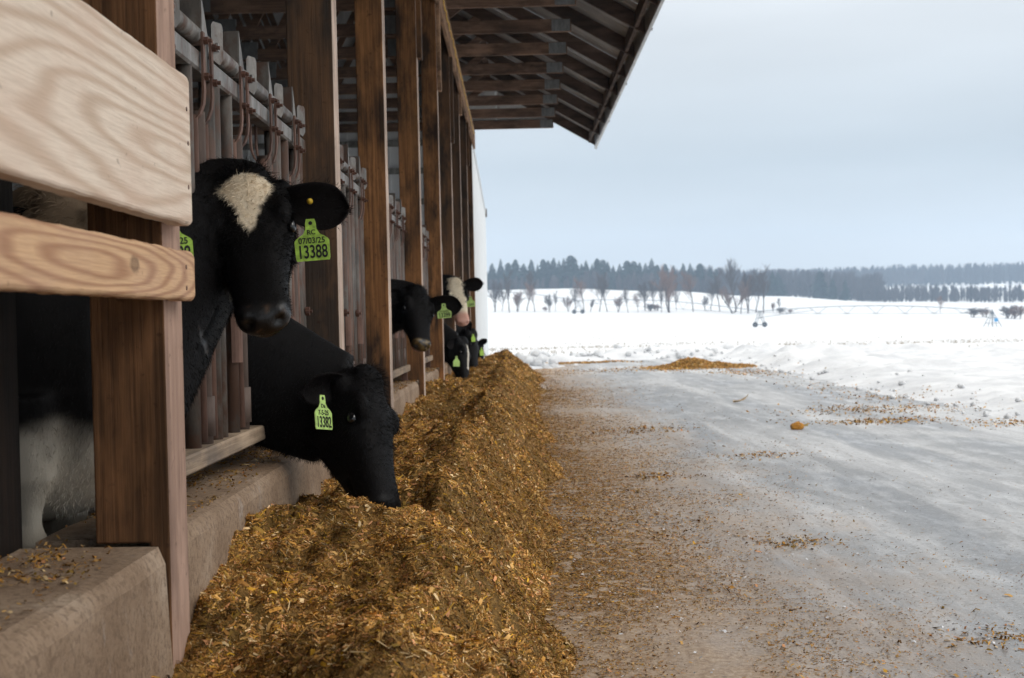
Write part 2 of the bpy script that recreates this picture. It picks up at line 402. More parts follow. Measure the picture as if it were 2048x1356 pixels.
# snow
g = NG('snow'); v = g.coord()
f1 = g.noise(v, 0.35, 5, 0.6); f2 = g.noise(v, 7, 5, 0.65); f3 = g.noise(v, 40, 3, 0.6)
c = g.ramp(f1, [(0.3, (0.72, 0.735, 0.75)), (0.7, (0.80, 0.81, 0.82))])
g.color(c); g.set(Roughness=0.7); g.b.inputs['Specular IOR Level'].default_value = 0.2; g.bump(f2, 0.25, 0.03); MAT['snow'] = g.m
g = NG('snow_dirty'); v = g.coord()
f1 = g.noise(v, 1.6, 5, 0.6); f2 = g.noise(v, 14, 5, 0.7); f3 = g.noise(v, 60, 4, 0.7)
c = g.ramp(f1, [(0.3, (0.56, 0.575, 0.595)), (0.65, (0.79, 0.80, 0.81))])
c = g.mix(g.ramp(f3, [(0.66, g3(0)), (0.74, g3(0.35))]), c, (0.35, 0.32, 0.29))
g.color(c); g.set(Roughness=0.7); g.b.inputs['Specular IOR Level'].default_value = 0.2; g.bump(f2, 0.5, 0.03); MAT['snow_dirty'] = g.m

# feed body under the loose bits
g = NG('feed'); v = g.coord()
f1 = g.noise(v, 4, 6, 0.65); f2 = g.noise(g.coord((1, 1, 1)), 70, 5, 0.75); f3 = g.noise(v, 160, 3, 0.7)
c = g.ramp(f2, [(0.32, (0.085, 0.042, 0.012)), (0.48, (0.27, 0.138, 0.038)), (0.62, (0.47, 0.26, 0.078)), (0.75, (0.62, 0.40, 0.16))])
c = g.mix(g.ramp(f1, [(0.40, g3(0.55)), (0.60, g3(0))]), c, (0.11, 0.075, 0.02))
g.color(c); g.set(Roughness=0.85); g.b.inputs['Specular IOR Level'].default_value = 0.2; g.bump(g.mix(0.5, f2, f3), 1.0, 0.02); MAT['feed'] = g.m

# barn floor: trodden bedding
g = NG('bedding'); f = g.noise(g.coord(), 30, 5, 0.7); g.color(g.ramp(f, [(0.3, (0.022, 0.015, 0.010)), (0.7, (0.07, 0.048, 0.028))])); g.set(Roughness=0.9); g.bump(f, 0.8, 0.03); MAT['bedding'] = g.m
# far vegetation
MAT['conifer'] = plain_mat('conifer', (0.026, 0.046, 0.040), 0.8, 0, 0.35, 0.6, 0.1)
MAT['bark'] = plain_mat('bark', (0.085, 0.066, 0.058), 0.9, 0, 0.25, 3, 0.1)
MAT['stub'] = plain_mat('stub', (0.33, 0.28, 0.22), 0.9)
MAT['bark_red'] = plain_mat('bark_red', (0.19, 0.115, 0.085), 0.9, 0, 0.25, 3, 0.1)
MAT['wood_far'] = plain_mat('wood_far', (0.075, 0.065, 0.066), 0.9, 0, 0.3, 0.05, 0.1)

# ------------------------------------------------------------------ ground
DN = [0, 28, 60, 100, 200, 330, 430, 560, 640, 800, 1100, 1600]
UN = [-0.6, -0.03, 0.03, 0.11, 0.18, 0.28, 0.38, 0.7]
DY = np.array([                                   # height above the camera's level in pixels of the frame, by distance and bearing
    [-87.8] * 8, [-87.8] * 8,
    [-58, -58, -58, -59, -61, -64, -66, -66],
    [-42, -42, -43, -46, -50, -54, -57, -57],
    [-22, -22, -24, -29, -36, -42, -46, -46],
    [-3, -3, -5, -16, -25, -31, -36, -36],
    [18, 18, 17, 13, 7, -2, -11, -11],
    [61, 61, 61, 51, 37, 17, 6, 6],
    [57, 57, 57, 48, 35, 19, 14, 14],
    [48, 48, 48, 46, 40, 36, 36, 36],
    [44, 44, 46, 50, 52, 56, 56, 56],
    [36, 36, 38, 40, 44, 46, 46, 46]], float)
def terrain(x, y):
    x = np.asarray(x, float); y = np.asarray(y, float)
    D = np.clip(y, 1e-3, 1600); u = x / np.maximum(y, 1.0)
    iu = np.clip(np.searchsorted(UN, u) - 1, 0, len(UN) - 2); fu = np.clip((u - np.take(UN, iu)) / (np.take(UN, iu + 1) - np.take(UN, iu)), 0, 1); fu = fu * fu * (3 - 2 * fu)
    iD = np.clip(np.searchsorted(DN, D) - 1, 0, len(DN) - 2); fD = np.clip((D - np.take(DN, iD)) / (np.take(DN, iD + 1) - np.take(DN, iD)), 0, 1)
    v = (DY[iD, iu] * (1 - fu) + DY[iD, iu + 1] * fu) * (1 - fD) + (DY[iD + 1, iu] * (1 - fu) + DY[iD + 1, iu + 1] * fu) * fD
    z = CAMZ + v * D / F
    z = np.where(D <= 28, -0.03, z)
    return np.maximum(z, -6.0)

ang = np.radians(np.concatenate([np.arange(-180, -14, 4.0), np.arange(-14, 42, 0.4), np.arange(42, 180, 4.0)]))
rad = np.concatenate([[0.5, 4, 10, 16, 22, 28], np.geomspace(31, 1500, 120)])
A, R = np.meshgrid(ang, rad); GX, GY = R * np.sin(A), R * np.cos(A)
GZ = terrain(GX, GY) + np.where(GY > 30, 0.05 * fbm(GX * 0.13, GY * 0.13, oct=4) * sstep(30, 60, GY), 0)
na, nr = len(ang), len(rad); idx = np.arange(na * nr).reshape(nr, na)
q = np.stack([idx[:-1], np.roll(idx, -1, 1)[:-1], np.roll(idx, -1, 1)[1:], idx[1:]], -1).reshape(-1, 4)
me = np_mesh('snow_field', np.stack([GX, GY, GZ], -1).reshape(-1, 3), q[:, ::-1], MAT['snow'], smooth=True)
tag(link('snow_field', me), 'snow covered field running out to the wooded hills', kind='structure')

# lane (icy concrete apron); a fine sheet with shallow ruts
xs = np.concatenate([np.arange(-0.72, 2.0, 0.05), np.arange(2.0, 4.6, 0.08)]); ys = np.concatenate([np.arange(-4, 2, 0.5), np.arange(2, 12, 0.06), np.arange(12, 31, 0.16)])
LX, LY = np.meshgrid(xs, ys)
def lane_h(x, y): return 0.003 * fbm(x * 4, y * 1.2, oct=3) + 0.005 * fbm(x * 18, y * 16, oct=2) - 0.012 * np.exp(-((x - 2.55) / 0.25) ** 2) + 0.012 * np.exp(-((x - 1.9) / 0.2) ** 2)
LZ = lane_h(LX, LY) + 0.0
i2 = np.arange(LX.size).reshape(LX.shape)
q = np.stack([i2[:-1, :-1], i2[:-1, 1:], i2[1:, 1:], i2[1:, :-1]], -1).reshape(-1, 4)
tag(link('lane', np_mesh('lane', np.stack([LX, LY, LZ], -1).reshape(-1, 3), q, MAT['lane'], smooth=True)), 'icy grey feed lane stained brown beside the feed', kind='structure')

# ploughed snow along the right of the lane and across its far end
def bank_h(x, y):
    edge = 3.72 + 0.20 * vnoise(y * 0.45, y * 0 + 3.3) + 0.10 * vnoise(y * 1.7, y * 0 + 8.1)
    a = sstep(0, 0.9, x - edge)
    endl = 27.6 + 0.55 * vnoise(x * 0.8, x * 0 + 1.7) + 0.25 * vnoise(x * 2.6, x * 0 + 5.7)
    b = sstep(0, 0.8, y - endl)
    m = np.maximum(a, b)
    fade = sstep(14.5, 9.0, x) * sstep(44, 36, y) * sstep(-6, -4.5, x) 
    ridge = np.exp(-((x - edge - 1.5) / 1.1) ** 2) + np.exp(-((y - endl - 1.3) / 1.3) ** 2)
    lump = np.maximum(0, fbm(x * 1.3, y * 1.3, oct=4) + 0.25)
    h = m * (0.05 + 0.06 * np.minimum(ridge, 1.2) + 0.125 * lump * np.minimum(0.2 + ridge, 1.0) * (0.35 + 0.65 * sstep(15, 26, y)) + 0.022 * fbm(x * 5, y * 5, oct=3))
    h = h + 0.16 * np.exp(-((x + 0.15) / 0.75) ** 2 - ((y - 25.4) / 1.3) ** 2) * (0.7 + 0.8 * np.maximum(0, fbm(x * 2.5, y * 2.5, oct=3)))
    g = terrain(x, y)
    return np.where(m * fade > 0.001, g + 0.015 + h * fade, np.where(h > 0.03, g + h + 0.005, g - 0.05)), m
bx = np.arange(-3, 15, 0.09); by = np.concatenate([np.arange(5, 30, 0.09), np.arange(30, 45, 0.14)])
BX, BY = np.meshgrid(bx, by); BZ, _ = bank_h(BX, BY)
i2 = np.arange(BX.size).reshape(BX.shape); q = np.stack([i2[:-1, :-1], i2[:-1, 1:], i2[1:, 1:], i2[1:, :-1]], -1).reshape(-1, 4)
keep = (BZ.ravel()[q].max(1) > -0.05) & ~((BX.ravel()[q].max(1) < -0.85) & (BY.ravel()[q].min(1) < 37.6))
tag(link('snow_bank', np_mesh('snow_bank', np.stack([BX, BY, BZ], -1).reshape(-1, 3), q[keep], MAT['snow_dirty'], smooth=True)), 'ploughed snow bank edging the lane', kind='structure')

# broken lumps of snow by the barn corner and along the bank (too many to count)
mb = MB()
def lump(mb, c, r):
    n = 9; vs = []; fs = []
    m0 = MB(); m0.ellipsoid((0, 0, 0), (1, 1, 1), n)
    o = random.random() * 50
    for p in m0.v:
        k = r * (0.75 + 0.45 * float(fbm(p[0] * 1.5 + o, p[1] * 1.5, p[2] * 1.5, oct=2)))
        vs.append((c[0] + p[0] * k, c[1] + p[1] * k, c[2] + p[2] * k * 0.75))
    mb.add(vs, m0.f)
for i in range(46):
    x, y = random.gauss(0.05, 0.42), random.gauss(25.2, 0.75)
    r = random.uniform(0.04, 0.17)
    lump(mb, (x, y, float(bank_h(np.array([x]), np.array([y]))[0][0]) + r * 0.35), r)
for i in range(300):
    y = random.uniform(8, 30); x = 3.75 + abs(random.gauss(0, 0.55)); r = abs(random.gauss(0, 0.02)) + 0.008
    if random.random() < 0.3: x, y, r = random.uniform(0.2, 5), 28 + abs(random.gauss(0.2, 0.8)), abs(random.gauss(0, 0.06)) + 0.02
    z = max(0.0, float(bank_h(np.array([x]), np.array([y]))[0][0]))
    lump(mb, (x, y, z + r * 0.3), r)
tag(mb.build('snow_rubble', MAT['snow_dirty'], smooth=True), 'broken lumps of grey snow heaped at the barn corner', kind='stuff')

# dead stubble poking through the field
N = 2600
Y = np.concatenate([rng.normal(60, 1.2, 900), rng.normal(75, 2.0, 500), rng.uniform(40, 160, 500), rng.normal(47, 1.0, 300), rng.uniform(32, 60, 400)]); X = rng.uniform(-4, 0.42 * Y)
Z = terrain(X, Y); h = rng.uniform(0.04, 0.15, N); w = rng.uniform(0.008, 0.02, N) * (1 + Y / 70); a = rng.uniform(0, 3.14, N); lx = rng.normal(0, 0.08, N)
V = np.stack([np.stack([X - w * np.cos(a), Y - w * np.sin(a), Z - 0.02], -1), np.stack([X + w * np.cos(a), Y + w * np.sin(a), Z - 0.02], -1), np.stack([X + lx, Y, Z + h], -1)], 1).reshape(-1, 3)
tag(link('stubble', np_mesh('stubble', V, np.arange(3 * N).reshape(-1, 3), MAT['stub'])), 'rows of dead crop stubble poking through the snow', kind='stuff')

# ------------------------------------------------------------------ barn
XF = -0.667                                       # outer face of the posts
PY = [0.10, 2.55, 5.05, 7.02, 9.50, 12.02, 14.4, 16.75, 19.15, 21.5]
CT = 0.47                                         # top of the feed curb
HB = 3.99                                         # underside of the trusses
barn = empty('open_front_barn', (XF, 10, 0), 'long open fronted timber cattle barn with steel roof left of the lane', 'barn')
for i, y in enumerate(PY):
    w = 0.172 if i == 2 else 0.142
    pr = [(XF - w, CT + 0.003), (XF - 0.040, CT + 0.003), (XF - 0.040, 0.14), (XF, 0.14), (XF, HB), (XF - w, HB)]
    m = MB(); m.loft([[(x, yy, z) for x, z in pr] for yy in (y, y + 0.136)])
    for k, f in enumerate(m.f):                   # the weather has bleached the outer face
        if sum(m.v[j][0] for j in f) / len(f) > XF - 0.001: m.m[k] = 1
    if i == 1: m.m = [2 if q == 0 else q for q in m.m]
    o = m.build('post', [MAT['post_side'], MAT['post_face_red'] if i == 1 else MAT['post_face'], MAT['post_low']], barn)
    bv = o.modifiers.new('worn_edge', 'BEVEL'); bv.width = 0.004; bv.segments = 2
# blocking boards on the outer face under the header
for i, dz in ((4, 1.25), (5, 1.05), (6, 1.2), (7, 0.55), (8, 0.9)):
    y = PY[i]; MB().box(XF + 0.002, XF + 0.036, y + 0.01, y + 0.125, HB - dz, HB - 0.292, 0.004).build('blocking_board', MAT['header_wood'] if i % 2 else MAT['post_side'], barn)
MB().box(XF - 0.25, XF - 0.145, PY[4] - 0.9, PY[4] - 0.80, HB - 1.6, HB, 0.03).build('hanging_post', MAT['post_side'], barn)
# header: two layers of boards in lengths that butt over the posts
for a, b in ((-2.3, 2.6), (2.603, 7.08), (7.083, 12.08), (12.083, 16.8), (16.803, 22.2)):
    MB().box(XF + 0.002, XF + 0.039, a, b, HB - 0.29, HB - 0.002, 0.004).build('header_board', MAT['header_wood'], barn)
    MB().box(XF - 0.19, XF - 0.15, a, b, HB - 0.29, HB - 0.002, 0.004).build('header_board', MAT['truss_wood'], barn)
# trusses
SL = 0.58
def roof_z(x): return 4.085 - SL * (x - 0.65)     # underside of the rafters
RIDGE = -6.4
t0 = MB(); chord_x1 = 0.655
TY = [22.0 - 1.22 * k for k in range(0, 19)]
def bar(p, q, w, h):                               # a plank from p to q in the XZ plane, h deep, w thick along Y
    p, q = Vector(p), Vector(q); t = (q - p).normalized(); n = Vector((-t.z, 0, t.x)) * (h / 2); y = Vector((0, w / 2, 0))
    r0 = [p - n - y, p + n - y, p + n + y, p - n + y]; r1 = [v + (q - p) for v in r0]
    return MB().loft([r0, r1])
XL = 2 * RIDGE - 0.655
def part_mesh(name, mb, mat): 
    mb.v = [(a, b, c - HB) for a, b, c in mb.v]; return mb.mesh(name, mat)
XE = 1.325
tm = {}
cb = MB().box(XL, chord_x1, -0.019, 0.019, HB, HB + 0.14, 0.003)
tm['chord'] = part_mesh('chord', cb, MAT['truss_wood'])
xr0, xr1 = XE, RIDGE
def rafter(xa, xb, sgn):
    za, zb = (roof_z(xa) if sgn > 0 else roof_z(2 * RIDGE - xa)), (roof_z(xb) if sgn > 0 else roof_z(2 * RIDGE - xb))
    y = 0.019; m = MB(); dep = 0.165
    r = lambda x, z, tail: [(x, -y, z), (x, -y, z + dep), (x, y, z + dep), (x, y, z)]
    m.loft([r(xa, za, 0), r(xb, zb, 0)]); return m
tm['rafter'] = part_mesh('rafter', rafter(XE, RIDGE, 1), MAT['rafter_wood'])
tm['rafter_back'] = part_mesh('rafter', rafter(2 * RIDGE - XE, RIDGE + 0.001, -1), MAT['rafter_wood'])
webs = []
nodes_b = [-1.3, -3.2, -5.2, -7.6, -9.6, -11.5]; tops = [-0.4, -2.3, -4.3, -6.4, -8.5, -10.5, -12.3]
rz = lambda x: roof_z(x) if x > RIDGE else roof_z(2 * RIDGE - x)
for k, xb in enumerate(nodes_b):
    for xt in (tops[k], tops[k + 1]):
        webs.append(part_mesh('web', bar((xb, 0, HB + 0.07), (xt, 0, rz(xt) + 0.03), 0.036, 0.09), MAT['truss_wood']))
def plate(x0, x1, z0, z1):                         # toothed connector plate: pressed ridges on both faces of the timber
    m = MB(); n = max(3, int((x1 - x0) / 0.018))
    for k in range(n):
        a = x0 + (x1 - x0) * k / n; b = x0 + (x1 - x0) * (k + 1) / n
        m.box(a, b - (b - a) * 0.30, -0.0235, 0.0235, z0, z1)
    m.box(x0, x1, -0.0215, 0.0215, z0 + 0.002, z1 - 0.002)
    return m
plates = [part_mesh('connector_plate', plate(*a), MAT['plate']) for a in ((0.44, 0.64, HB + 0.006, HB + 0.134), (-1.45, -1.12, HB + 0.02, HB + 0.22), (-3.38, -2.98, HB + 0.02, HB + 0.22), (-5.4, -5.0, HB + 0.02, HB + 0.22))]
for k, y in enumerate(TY):
    tr = bpy.data.objects.new('truss', None); C.objects.link(tr); tr.parent = barn; tr.location = (-XF, y - 10, HB)
    tr.empty_display_size = 0.1
    for nm, me in [('chord', tm['chord']), ('rafter', tm['rafter']), ('rafter', tm['rafter_back'])] + [('web', w) for w in webs] + [('connector_plate', p) for p in plates]:
        if y < 8 and nm in ('web', 'connector_plate'): continue
        link(nm, me, tr)
# roofing steel in sheets, ribs run down the slope
def sheet(sgn):
    m = MB(); n = 0.915; prof = []
    for k in range(4):
        b = k * n / 4
        prof += [(b, 0), (b + 0.165, 0), (b + 0.18, 0.022), (b + 0.205, 0.022)]
    prof.append((n - 0.004, 0))
    x0, x1 = (XE + 0.03, RIDGE - 0.02 * sgn) if sgn > 0 else (2 * RIDGE - XE - 0.03, RIDGE)
    z0, z1 = rz(x0) + 0.1685, rz(x1) + 0.1685 + 0.03
    z1 = rz(RIDGE) + 0.172
    r0 = [(x0, y, z0 + h) for y, h in prof]; r1 = [(x1, y, z1 + h) for y, h in prof]
    k = len(prof)
    m.add(r0 + r1, [(i, i + 1, k + i + 1, k + i) for i in range(k - 1)])
    return m.mesh('roof_sheet', MAT['roof_metal'])
s1, s2 = sheet(1), sheet(-1)
for k in range(34):
    y = 22.28 - 0.915 * (k + 1)
    for s in (s1, s2): link('roof_sheet', s, barn, Vector((0, y, 0)) - barn.location)
# sub-fascia, purlins, eave trim
MB().box(XE - 0.10, XE - 0.062, -8, 22.15, rz(XE) + 0.06, rz(XE) + 0.20, 0.003).build('eave_purlin', MAT['rafter_wood'], barn)
for x in (-0.4, -1.6, -2.8, -4.0, -5.2):
    MB().box(x - 0.045, x + 0.045, -8, 22.1, rz(x) + 0.128, rz(x) + 0.165).build('purlin', MAT['rafter_wood'], barn)
y = 22.29
while y > -6:
    MB().box(XE + 0.004, XE + 0.040, y - 3.04, y - 0.004, rz(XE) - 0.025, rz(XE) + 0.175, 0.004).build('eave_trim', MAT['trim_metal'], barn)
    MB().box(XE + 0.041, XE + 0.047, y - 0.05, y + 0.02, rz(XE) - 0.03, rz(XE) + 0.18).build('trim_joint', MAT['galv_dark'], barn)
    y -= 3.04
# back wall, end walls
m = MB()
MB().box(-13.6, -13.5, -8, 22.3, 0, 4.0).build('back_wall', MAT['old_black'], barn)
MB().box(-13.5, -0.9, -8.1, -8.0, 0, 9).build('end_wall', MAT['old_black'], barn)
for k in range(16):
    x1 = 0.64 - 0.915 * k; x0 = x1 - 0.911; m = MB()
    zb = HB + 0.006 if x1 > -0.8 else 0.9
    if x0 < -0.84 < x1 and x1 > -0.8: zb = HB + 0.006
    def slab(xa, xb, ya_, yb_):
        m.add([(xa, ya_, zb), (xb, ya_, zb), (xb, ya_, rz(xb) + 0.15), (xa, ya_, rz(xa) + 0.15), (xa, yb_, zb), (xb, yb_, zb), (xb, yb_, rz(xb) + 0.15), (xa, yb_, rz(xa) + 0.15)],
              [(0, 1, 2, 3), (7, 6, 5, 4), (0, 4, 5, 1), (1, 5, 6, 2), (2, 6, 7, 3), (3, 7, 4, 0)])
    slab(x0, x1, 22.05, 22.07)
    for j in range(4): slab(x0 + 0.05 + j * 0.22, x0 + 0.09 + j * 0.22, 22.028, 22.05)
    m.build('gable_sheet', MAT['siding_white'], barn)
m = MB(); m.box(XF - 0.46, XF - 0.15, 22.05, 22.07, 0.9, HB); m.build('gable_sheet', MAT['siding_white'], barn)
for z in (1.4, 2.1, 2.8, 3.3, 3.75): MB().box(-13.4, XF - 0.17, 21.94, 22.026, z, z + 0.09).build('girt', MAT['grey_wood'], barn)
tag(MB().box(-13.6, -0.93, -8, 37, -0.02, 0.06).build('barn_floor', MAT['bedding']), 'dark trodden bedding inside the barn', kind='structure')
# far corner post and dark jamb
MB().box(XF - 0.13, XF - 0.03, 22.36, 22.46, CT - 0.2, 3.6, 0.004).build('corner_post', MAT['grey_wood'], barn)
MB().box(XF - 0.10, XF - 0.055, 22.62, 22.72, 0.1, 3.75).build('door_jamb', MAT['dark_gap'], barn)
# planks nailed across the first post
def ragged_plank(name, y0, y1, z0, z1, mat, rag):
    m = MB(); n = 150; rings = []; h = (z1 - z0) / 2; zc = (z0 + z1) / 2; t = 0.019
    prof = [(-t, -h + .004), (-t + .004, -h), (t - .006, -h), (t - .002, -h + .003), (t, -h + .007), (t, -h * .5), (t, 0), (t, h * .5), (t, h - .007), (t - .002, h - .003), (t - .006, h), (-t + .004, h), (-t, h - .004)]
    for i in range(n + 1):
        y = (y0 - y1) * (1 - i / n)
        s = 1 - (0.0035 / h if i in (0, n) else 0)
        e0 = rag * float(fbm(np.array([y * 30]), np.array([1.5]), oct=3)[0]); e1 = rag * float(fbm(np.array([y * 30]), np.array([7.5]), oct=3)[0])
        rings.append([(x * (0.9 if i in (0, n) else 1), y, z * s + (e0 if z < 0 else e1) * abs(z) / h) for x, z in prof])
    m.loft(rings)
    return m.build(name, mat, barn, loc=Vector((XF + 0.0205, y1, zc)) - barn.location, smooth=False)
ragged_plank('plank', 0.1, 2.632, CAMZ + 0.197, CAMZ + 0.487, MAT['board_pale'], 0.0015)
ragged_plank('plank', 0.1, 2.640, CAMZ + 0.052, CAMZ + 0.147, MAT['board_orange'], 0.002)
for y, z in ((2.60, 1.30), (2.605, 1.235), (2.60, 1.15), (2.565, 0.995), (2.565, 0.955)):
    m = MB(); m.tube([(XF + 0.036, y, z), (XF + 0.0405, y, z)], 0.0045, 8); m.build('nail_head', MAT['bolt'], barn)

# feed curb, cast in lengths with a rounded lip
curb = empty('feed_curb', (-0.8, 10, 0), 'worn concrete feed curb below the posts and headlocks', 'curb')
cuts = [-3.0, 0.09, 2.546, 4.62, 7.1, 9.6, 12.1, 14.5, 16.8, 19.2, 22.4]
for i, (a, b) in enumerate(zip(cuts[:-1], cuts[1:])):
    if i == 2: a = 2.62
    XO = (-0.669 if i < 2 else -0.7085) + (0.018 if i == 2 else 0.0) - (0.004 if i % 2 else 0)
    m = MB(); rings = []; n = max(6, int((b - a) / 0.06)); 
    for k in range(n + 1):
        y = a + 0.004 + (b - a - 0.008) * k / n; r = []
        pr = [(-0.95, -0.02), (XO + 0.012, -0.02), (XO + 0.010, 0.15), (XO + 0.004, 0.30), (XO, CT - 0.035), (XO - 0.006, CT - 0.016), (XO - 0.018, CT - 0.005), (XO - 0.04, CT), (-0.85, CT), (-0.95, CT - 0.004)]
        for j, (x, z) in enumerate(pr):
            w = 0.004 * float(fbm(np.array([y * 6 + i * 3]), np.array([j * 1.9]), oct=3)[0])
            r.append((x + (w if 0 < j < 8 else 0), y, z + (w * 0.8 if j > 4 else 0)))
        rings.append(r)
    m.loft(rings); o = m.build('curb_section', MAT['concrete'], curb)

# white walled shed that carries the barn's line on beyond it
shed = empty('white_metal_shed', (-0.8, 30, 0), 'white metal sided shed wall standing beyond the far end of the barn', 'shed')
n = 0.915; k = 0; y = 22.8
while y < 36.6:
    m = MB(); t = (y - 22.8) / 14; x = -0.735 - 0.10 * t
    m.box(x - 0.03, x, y, y + n - 0.003, -0.05, 3.95 - 0.16 * t)
    for j in range(4): m.box(x, x + 0.018, y + 0.08 + j * 0.225, y + 0.12 + j * 0.225, -0.05, 3.94 - 0.16 * t)
    m.build('wall_sheet', MAT['siding_white'], shed); y += n; k += 1
m = MB(); m.box(-13, -0.85, 36.63, 36.7, -0.1, 3.8); m.build('end_wall', MAT['siding_white'], shed)
r0 = [(-0.76, 22.7, 3.97), (-0.70, 22.7, 3.97), (-0.70, 22.7, 4.12), (-0.76, 22.7, 4.12)]; r1 = [(-0.86, 36.9, 3.80), (-0.80, 36.9, 3.80), (-0.80, 36.9, 3.93), (-0.86, 36.9, 3.93)]
MB().loft([r0, r1]).build('eave_trim', MAT['trim_metal'], shed)
MB().box(-0.85, -0.77, 36.905, 37.05, 3.72, 3.94).build('trim_end_cap', MAT['galv_dark'], shed)
r0 = [(-0.77, 22.7, 4.125), (-7, 22.7, 7.6), (-7, 22.7, 7.65), (-0.72, 22.7, 4.17)]; r1 = [(x - 0.1, 36.9, z - 0.17) for x, y, z in r0]
MB().loft([r0, r1]).build('roof', MAT['roof_metal'], shed)

# yellow cord along the header
m = MB(); pts = []
for k in range(160):
    y = 9.5 + 12.2 * k / 159
    pts.append((XF + 0.046 + 0.004 * math.sin(k), y, HB - 0.11 - 0.035 * abs(math.sin(y * 1.3)) + 0.012 * math.sin(k * 2.1)))
m.tube(pts, 0.0055, 6); tag(m.build('power_cord', MAT['yellow'], smooth=True), 'yellow power cord strung along the outside of the barn header', 'cord')

# ------------------------------------------------------------------ headlocks
XR = -0.80; ZP = CAMZ + 0.737; ZR = CAMZ + 0.668; ZB = CAMZ - 0.34
ORD = ['', 'nearest', 'second', 'third', 'fourth', 'fifth', 'sixth', 'seventh', 'eighth', 'ninth', 'tenth']
def tube_mesh(name, pts, r, mat, n=10): return MB().tube(pts, r, n).mesh(name, mat, smooth=False)
HM = {}
def smooth_tube(name, pts, r, mat, n=12):
    me = MB().tube(pts, r, n).mesh(name, mat)
    me.polygons.foreach_set('use_smooth', [len(p.vertices) == 4 for p in me.polygons]); return me
HM['upright_g'] = smooth_tube('upright', [(0, 0, ZB + 0.04), (0, 0, ZR - 0.02)], 0.021, MAT['galv_dark'])
HM['upright_r'] = smooth_tube('upright', [(0, 0, ZB + 0.02), (0, 0, ZR - 0.125)], 0.024, MAT['rust_pale'])
HM['upright_t'] = smooth_tube('upright', [(0.012, 0, ZB + 0.055), (0.004, 0.012, ZR - 0.14)], 0.0125, MAT['rust'])
HM['sleeve'] = smooth_tube('sleeve', [(0, 0, ZB + 0.065), (0, 0, ZB + 0.165)], 0.030, MAT['rust_pale'])
m = MB()
for k in range(9):
    t = k / 8; a = -0.6 + 2.2 * t
m = MB(); rr = []
for k in range(8):
    a = -1.3 + 2.4 * k / 7; rr.append([(0.033 * math.cos(a), 0.033 * math.sin(a), ZB + 0.24), (0.030 * math.cos(a), 0.030 * math.sin(a), ZB + 0.24), (0.030 * math.cos(a), 0.030 * math.sin(a), ZB + 0.36), (0.033 * math.cos(a), 0.033 * math.sin(a), ZB + 0.36 - 0.015 * math.sin(a * 1.3))])
m.loft(rr); HM['cuff'] = m.mesh('cuff', MAT['rust'])
# strap: flat bar that hangs over the rail and bends in to the upright below
def strap(flip):
    m = MB(); rings = []
    path = [(0.030, ZP - 0.005), (0.030, ZR - 0.02), (0.030, ZR - 0.085), (0.027, ZR - 0.115), (0.018, ZR - 0.14), (0.004, ZR - 0.155), (-0.010, ZR - 0.158)]
    for x, z in path: rings.append([(x, -0.0115, z), (x + 0.006, -0.0115, z + 0.002), (x + 0.006, 0.0115, z + 0.002), (x, 0.0115, z)])
    m.loft(rings)
    if flip: m.v = [(-a, b, c) for a, b, c in m.v]; m.f = [f[::-1] for f in m.f]
    return m.mesh('strap', MAT['rust'])
HM['strap'] = strap(False); HM['strap_b'] = strap(True)
m = MB(); m.tube([(0.036, 0, 0), (0.047, 0, 0)], 0.010, 6); m.tube([(0.046, 0, 0), (0.056, 0, 0)], 0.0055, 6); HM['bolt'] = m.mesh('bolt', MAT['bolt'])
# latch plates
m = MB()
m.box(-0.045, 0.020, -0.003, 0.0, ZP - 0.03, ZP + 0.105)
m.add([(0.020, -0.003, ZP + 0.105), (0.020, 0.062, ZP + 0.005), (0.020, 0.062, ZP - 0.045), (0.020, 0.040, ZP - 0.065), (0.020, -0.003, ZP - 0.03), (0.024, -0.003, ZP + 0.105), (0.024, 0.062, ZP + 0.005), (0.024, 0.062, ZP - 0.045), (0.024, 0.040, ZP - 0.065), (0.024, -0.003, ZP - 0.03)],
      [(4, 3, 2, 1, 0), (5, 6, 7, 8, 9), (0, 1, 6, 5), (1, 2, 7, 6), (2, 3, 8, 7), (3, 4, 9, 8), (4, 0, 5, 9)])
m.m = [1] * 6 + [0] * 7; HM['latch_a'] = m.mesh('latch_plate', [MAT['galv'], MAT['galv_dark']])  # leaf set across the rail gets darker metal: its shade is put into the colour
m = MB(); c = 0.7071
pr = [(-0.03, -0.04), (0.012, -0.055), (0.03, -0.035), (0.03, 0.062), (0.022, 0.075), (-0.02, 0.078), (-0.03, 0.066)]
f0 = [(0.022 + s * 0.4, s * c * 0.7, ZP + z * 0.85) for s, z in pr]; f1 = [(x + 0.003, y - 0.003, z) for x, y, z in f0]
k = len(pr); m.add(f0 + f1, [tuple(range(k - 1, -1, -1)), tuple(range(k, 2 * k))] + [(i, (i + 1) % k, k + (i + 1) % k, k + i) for i in range(k)])
m.box(0.005, 0.03, -0.02, 0.02, ZP - 0.012, ZP + 0.008)
HM['latch_b'] = m.mesh('latch_plate', MAT['galv'])
HM['hanger'] = smooth_tube('hanger', [(0, 0, ZR + 0.02), (0, 0, ZP - 0.01)], [0.012, 0.02], MAT['galv'])
HM['pivot_disc'] = MB().tube([(0.018, 0, 0.93), (0.034, 0, 0.93)], 0.017, 10).tube([(0.034, 0, 0.93), (0.044, 0, 0.93)], 0.007, 6).mesh('pivot_disc', MAT['bolt'])
necks = [(3.06, .17), (4.06, .17), (8.22, .17), (13.2, .18), (14.0, .16), (16.0, .17), (18.5, .17)]
names = ['before the nearest post', 'between the nearest and second posts', 'between the second and third posts', 'between the third and fourth posts', 'between the fourth and fifth posts', 'between the fifth and sixth posts', 'between the sixth and seventh posts', 'between the seventh and eighth posts', 'at the far end past the eighth post']
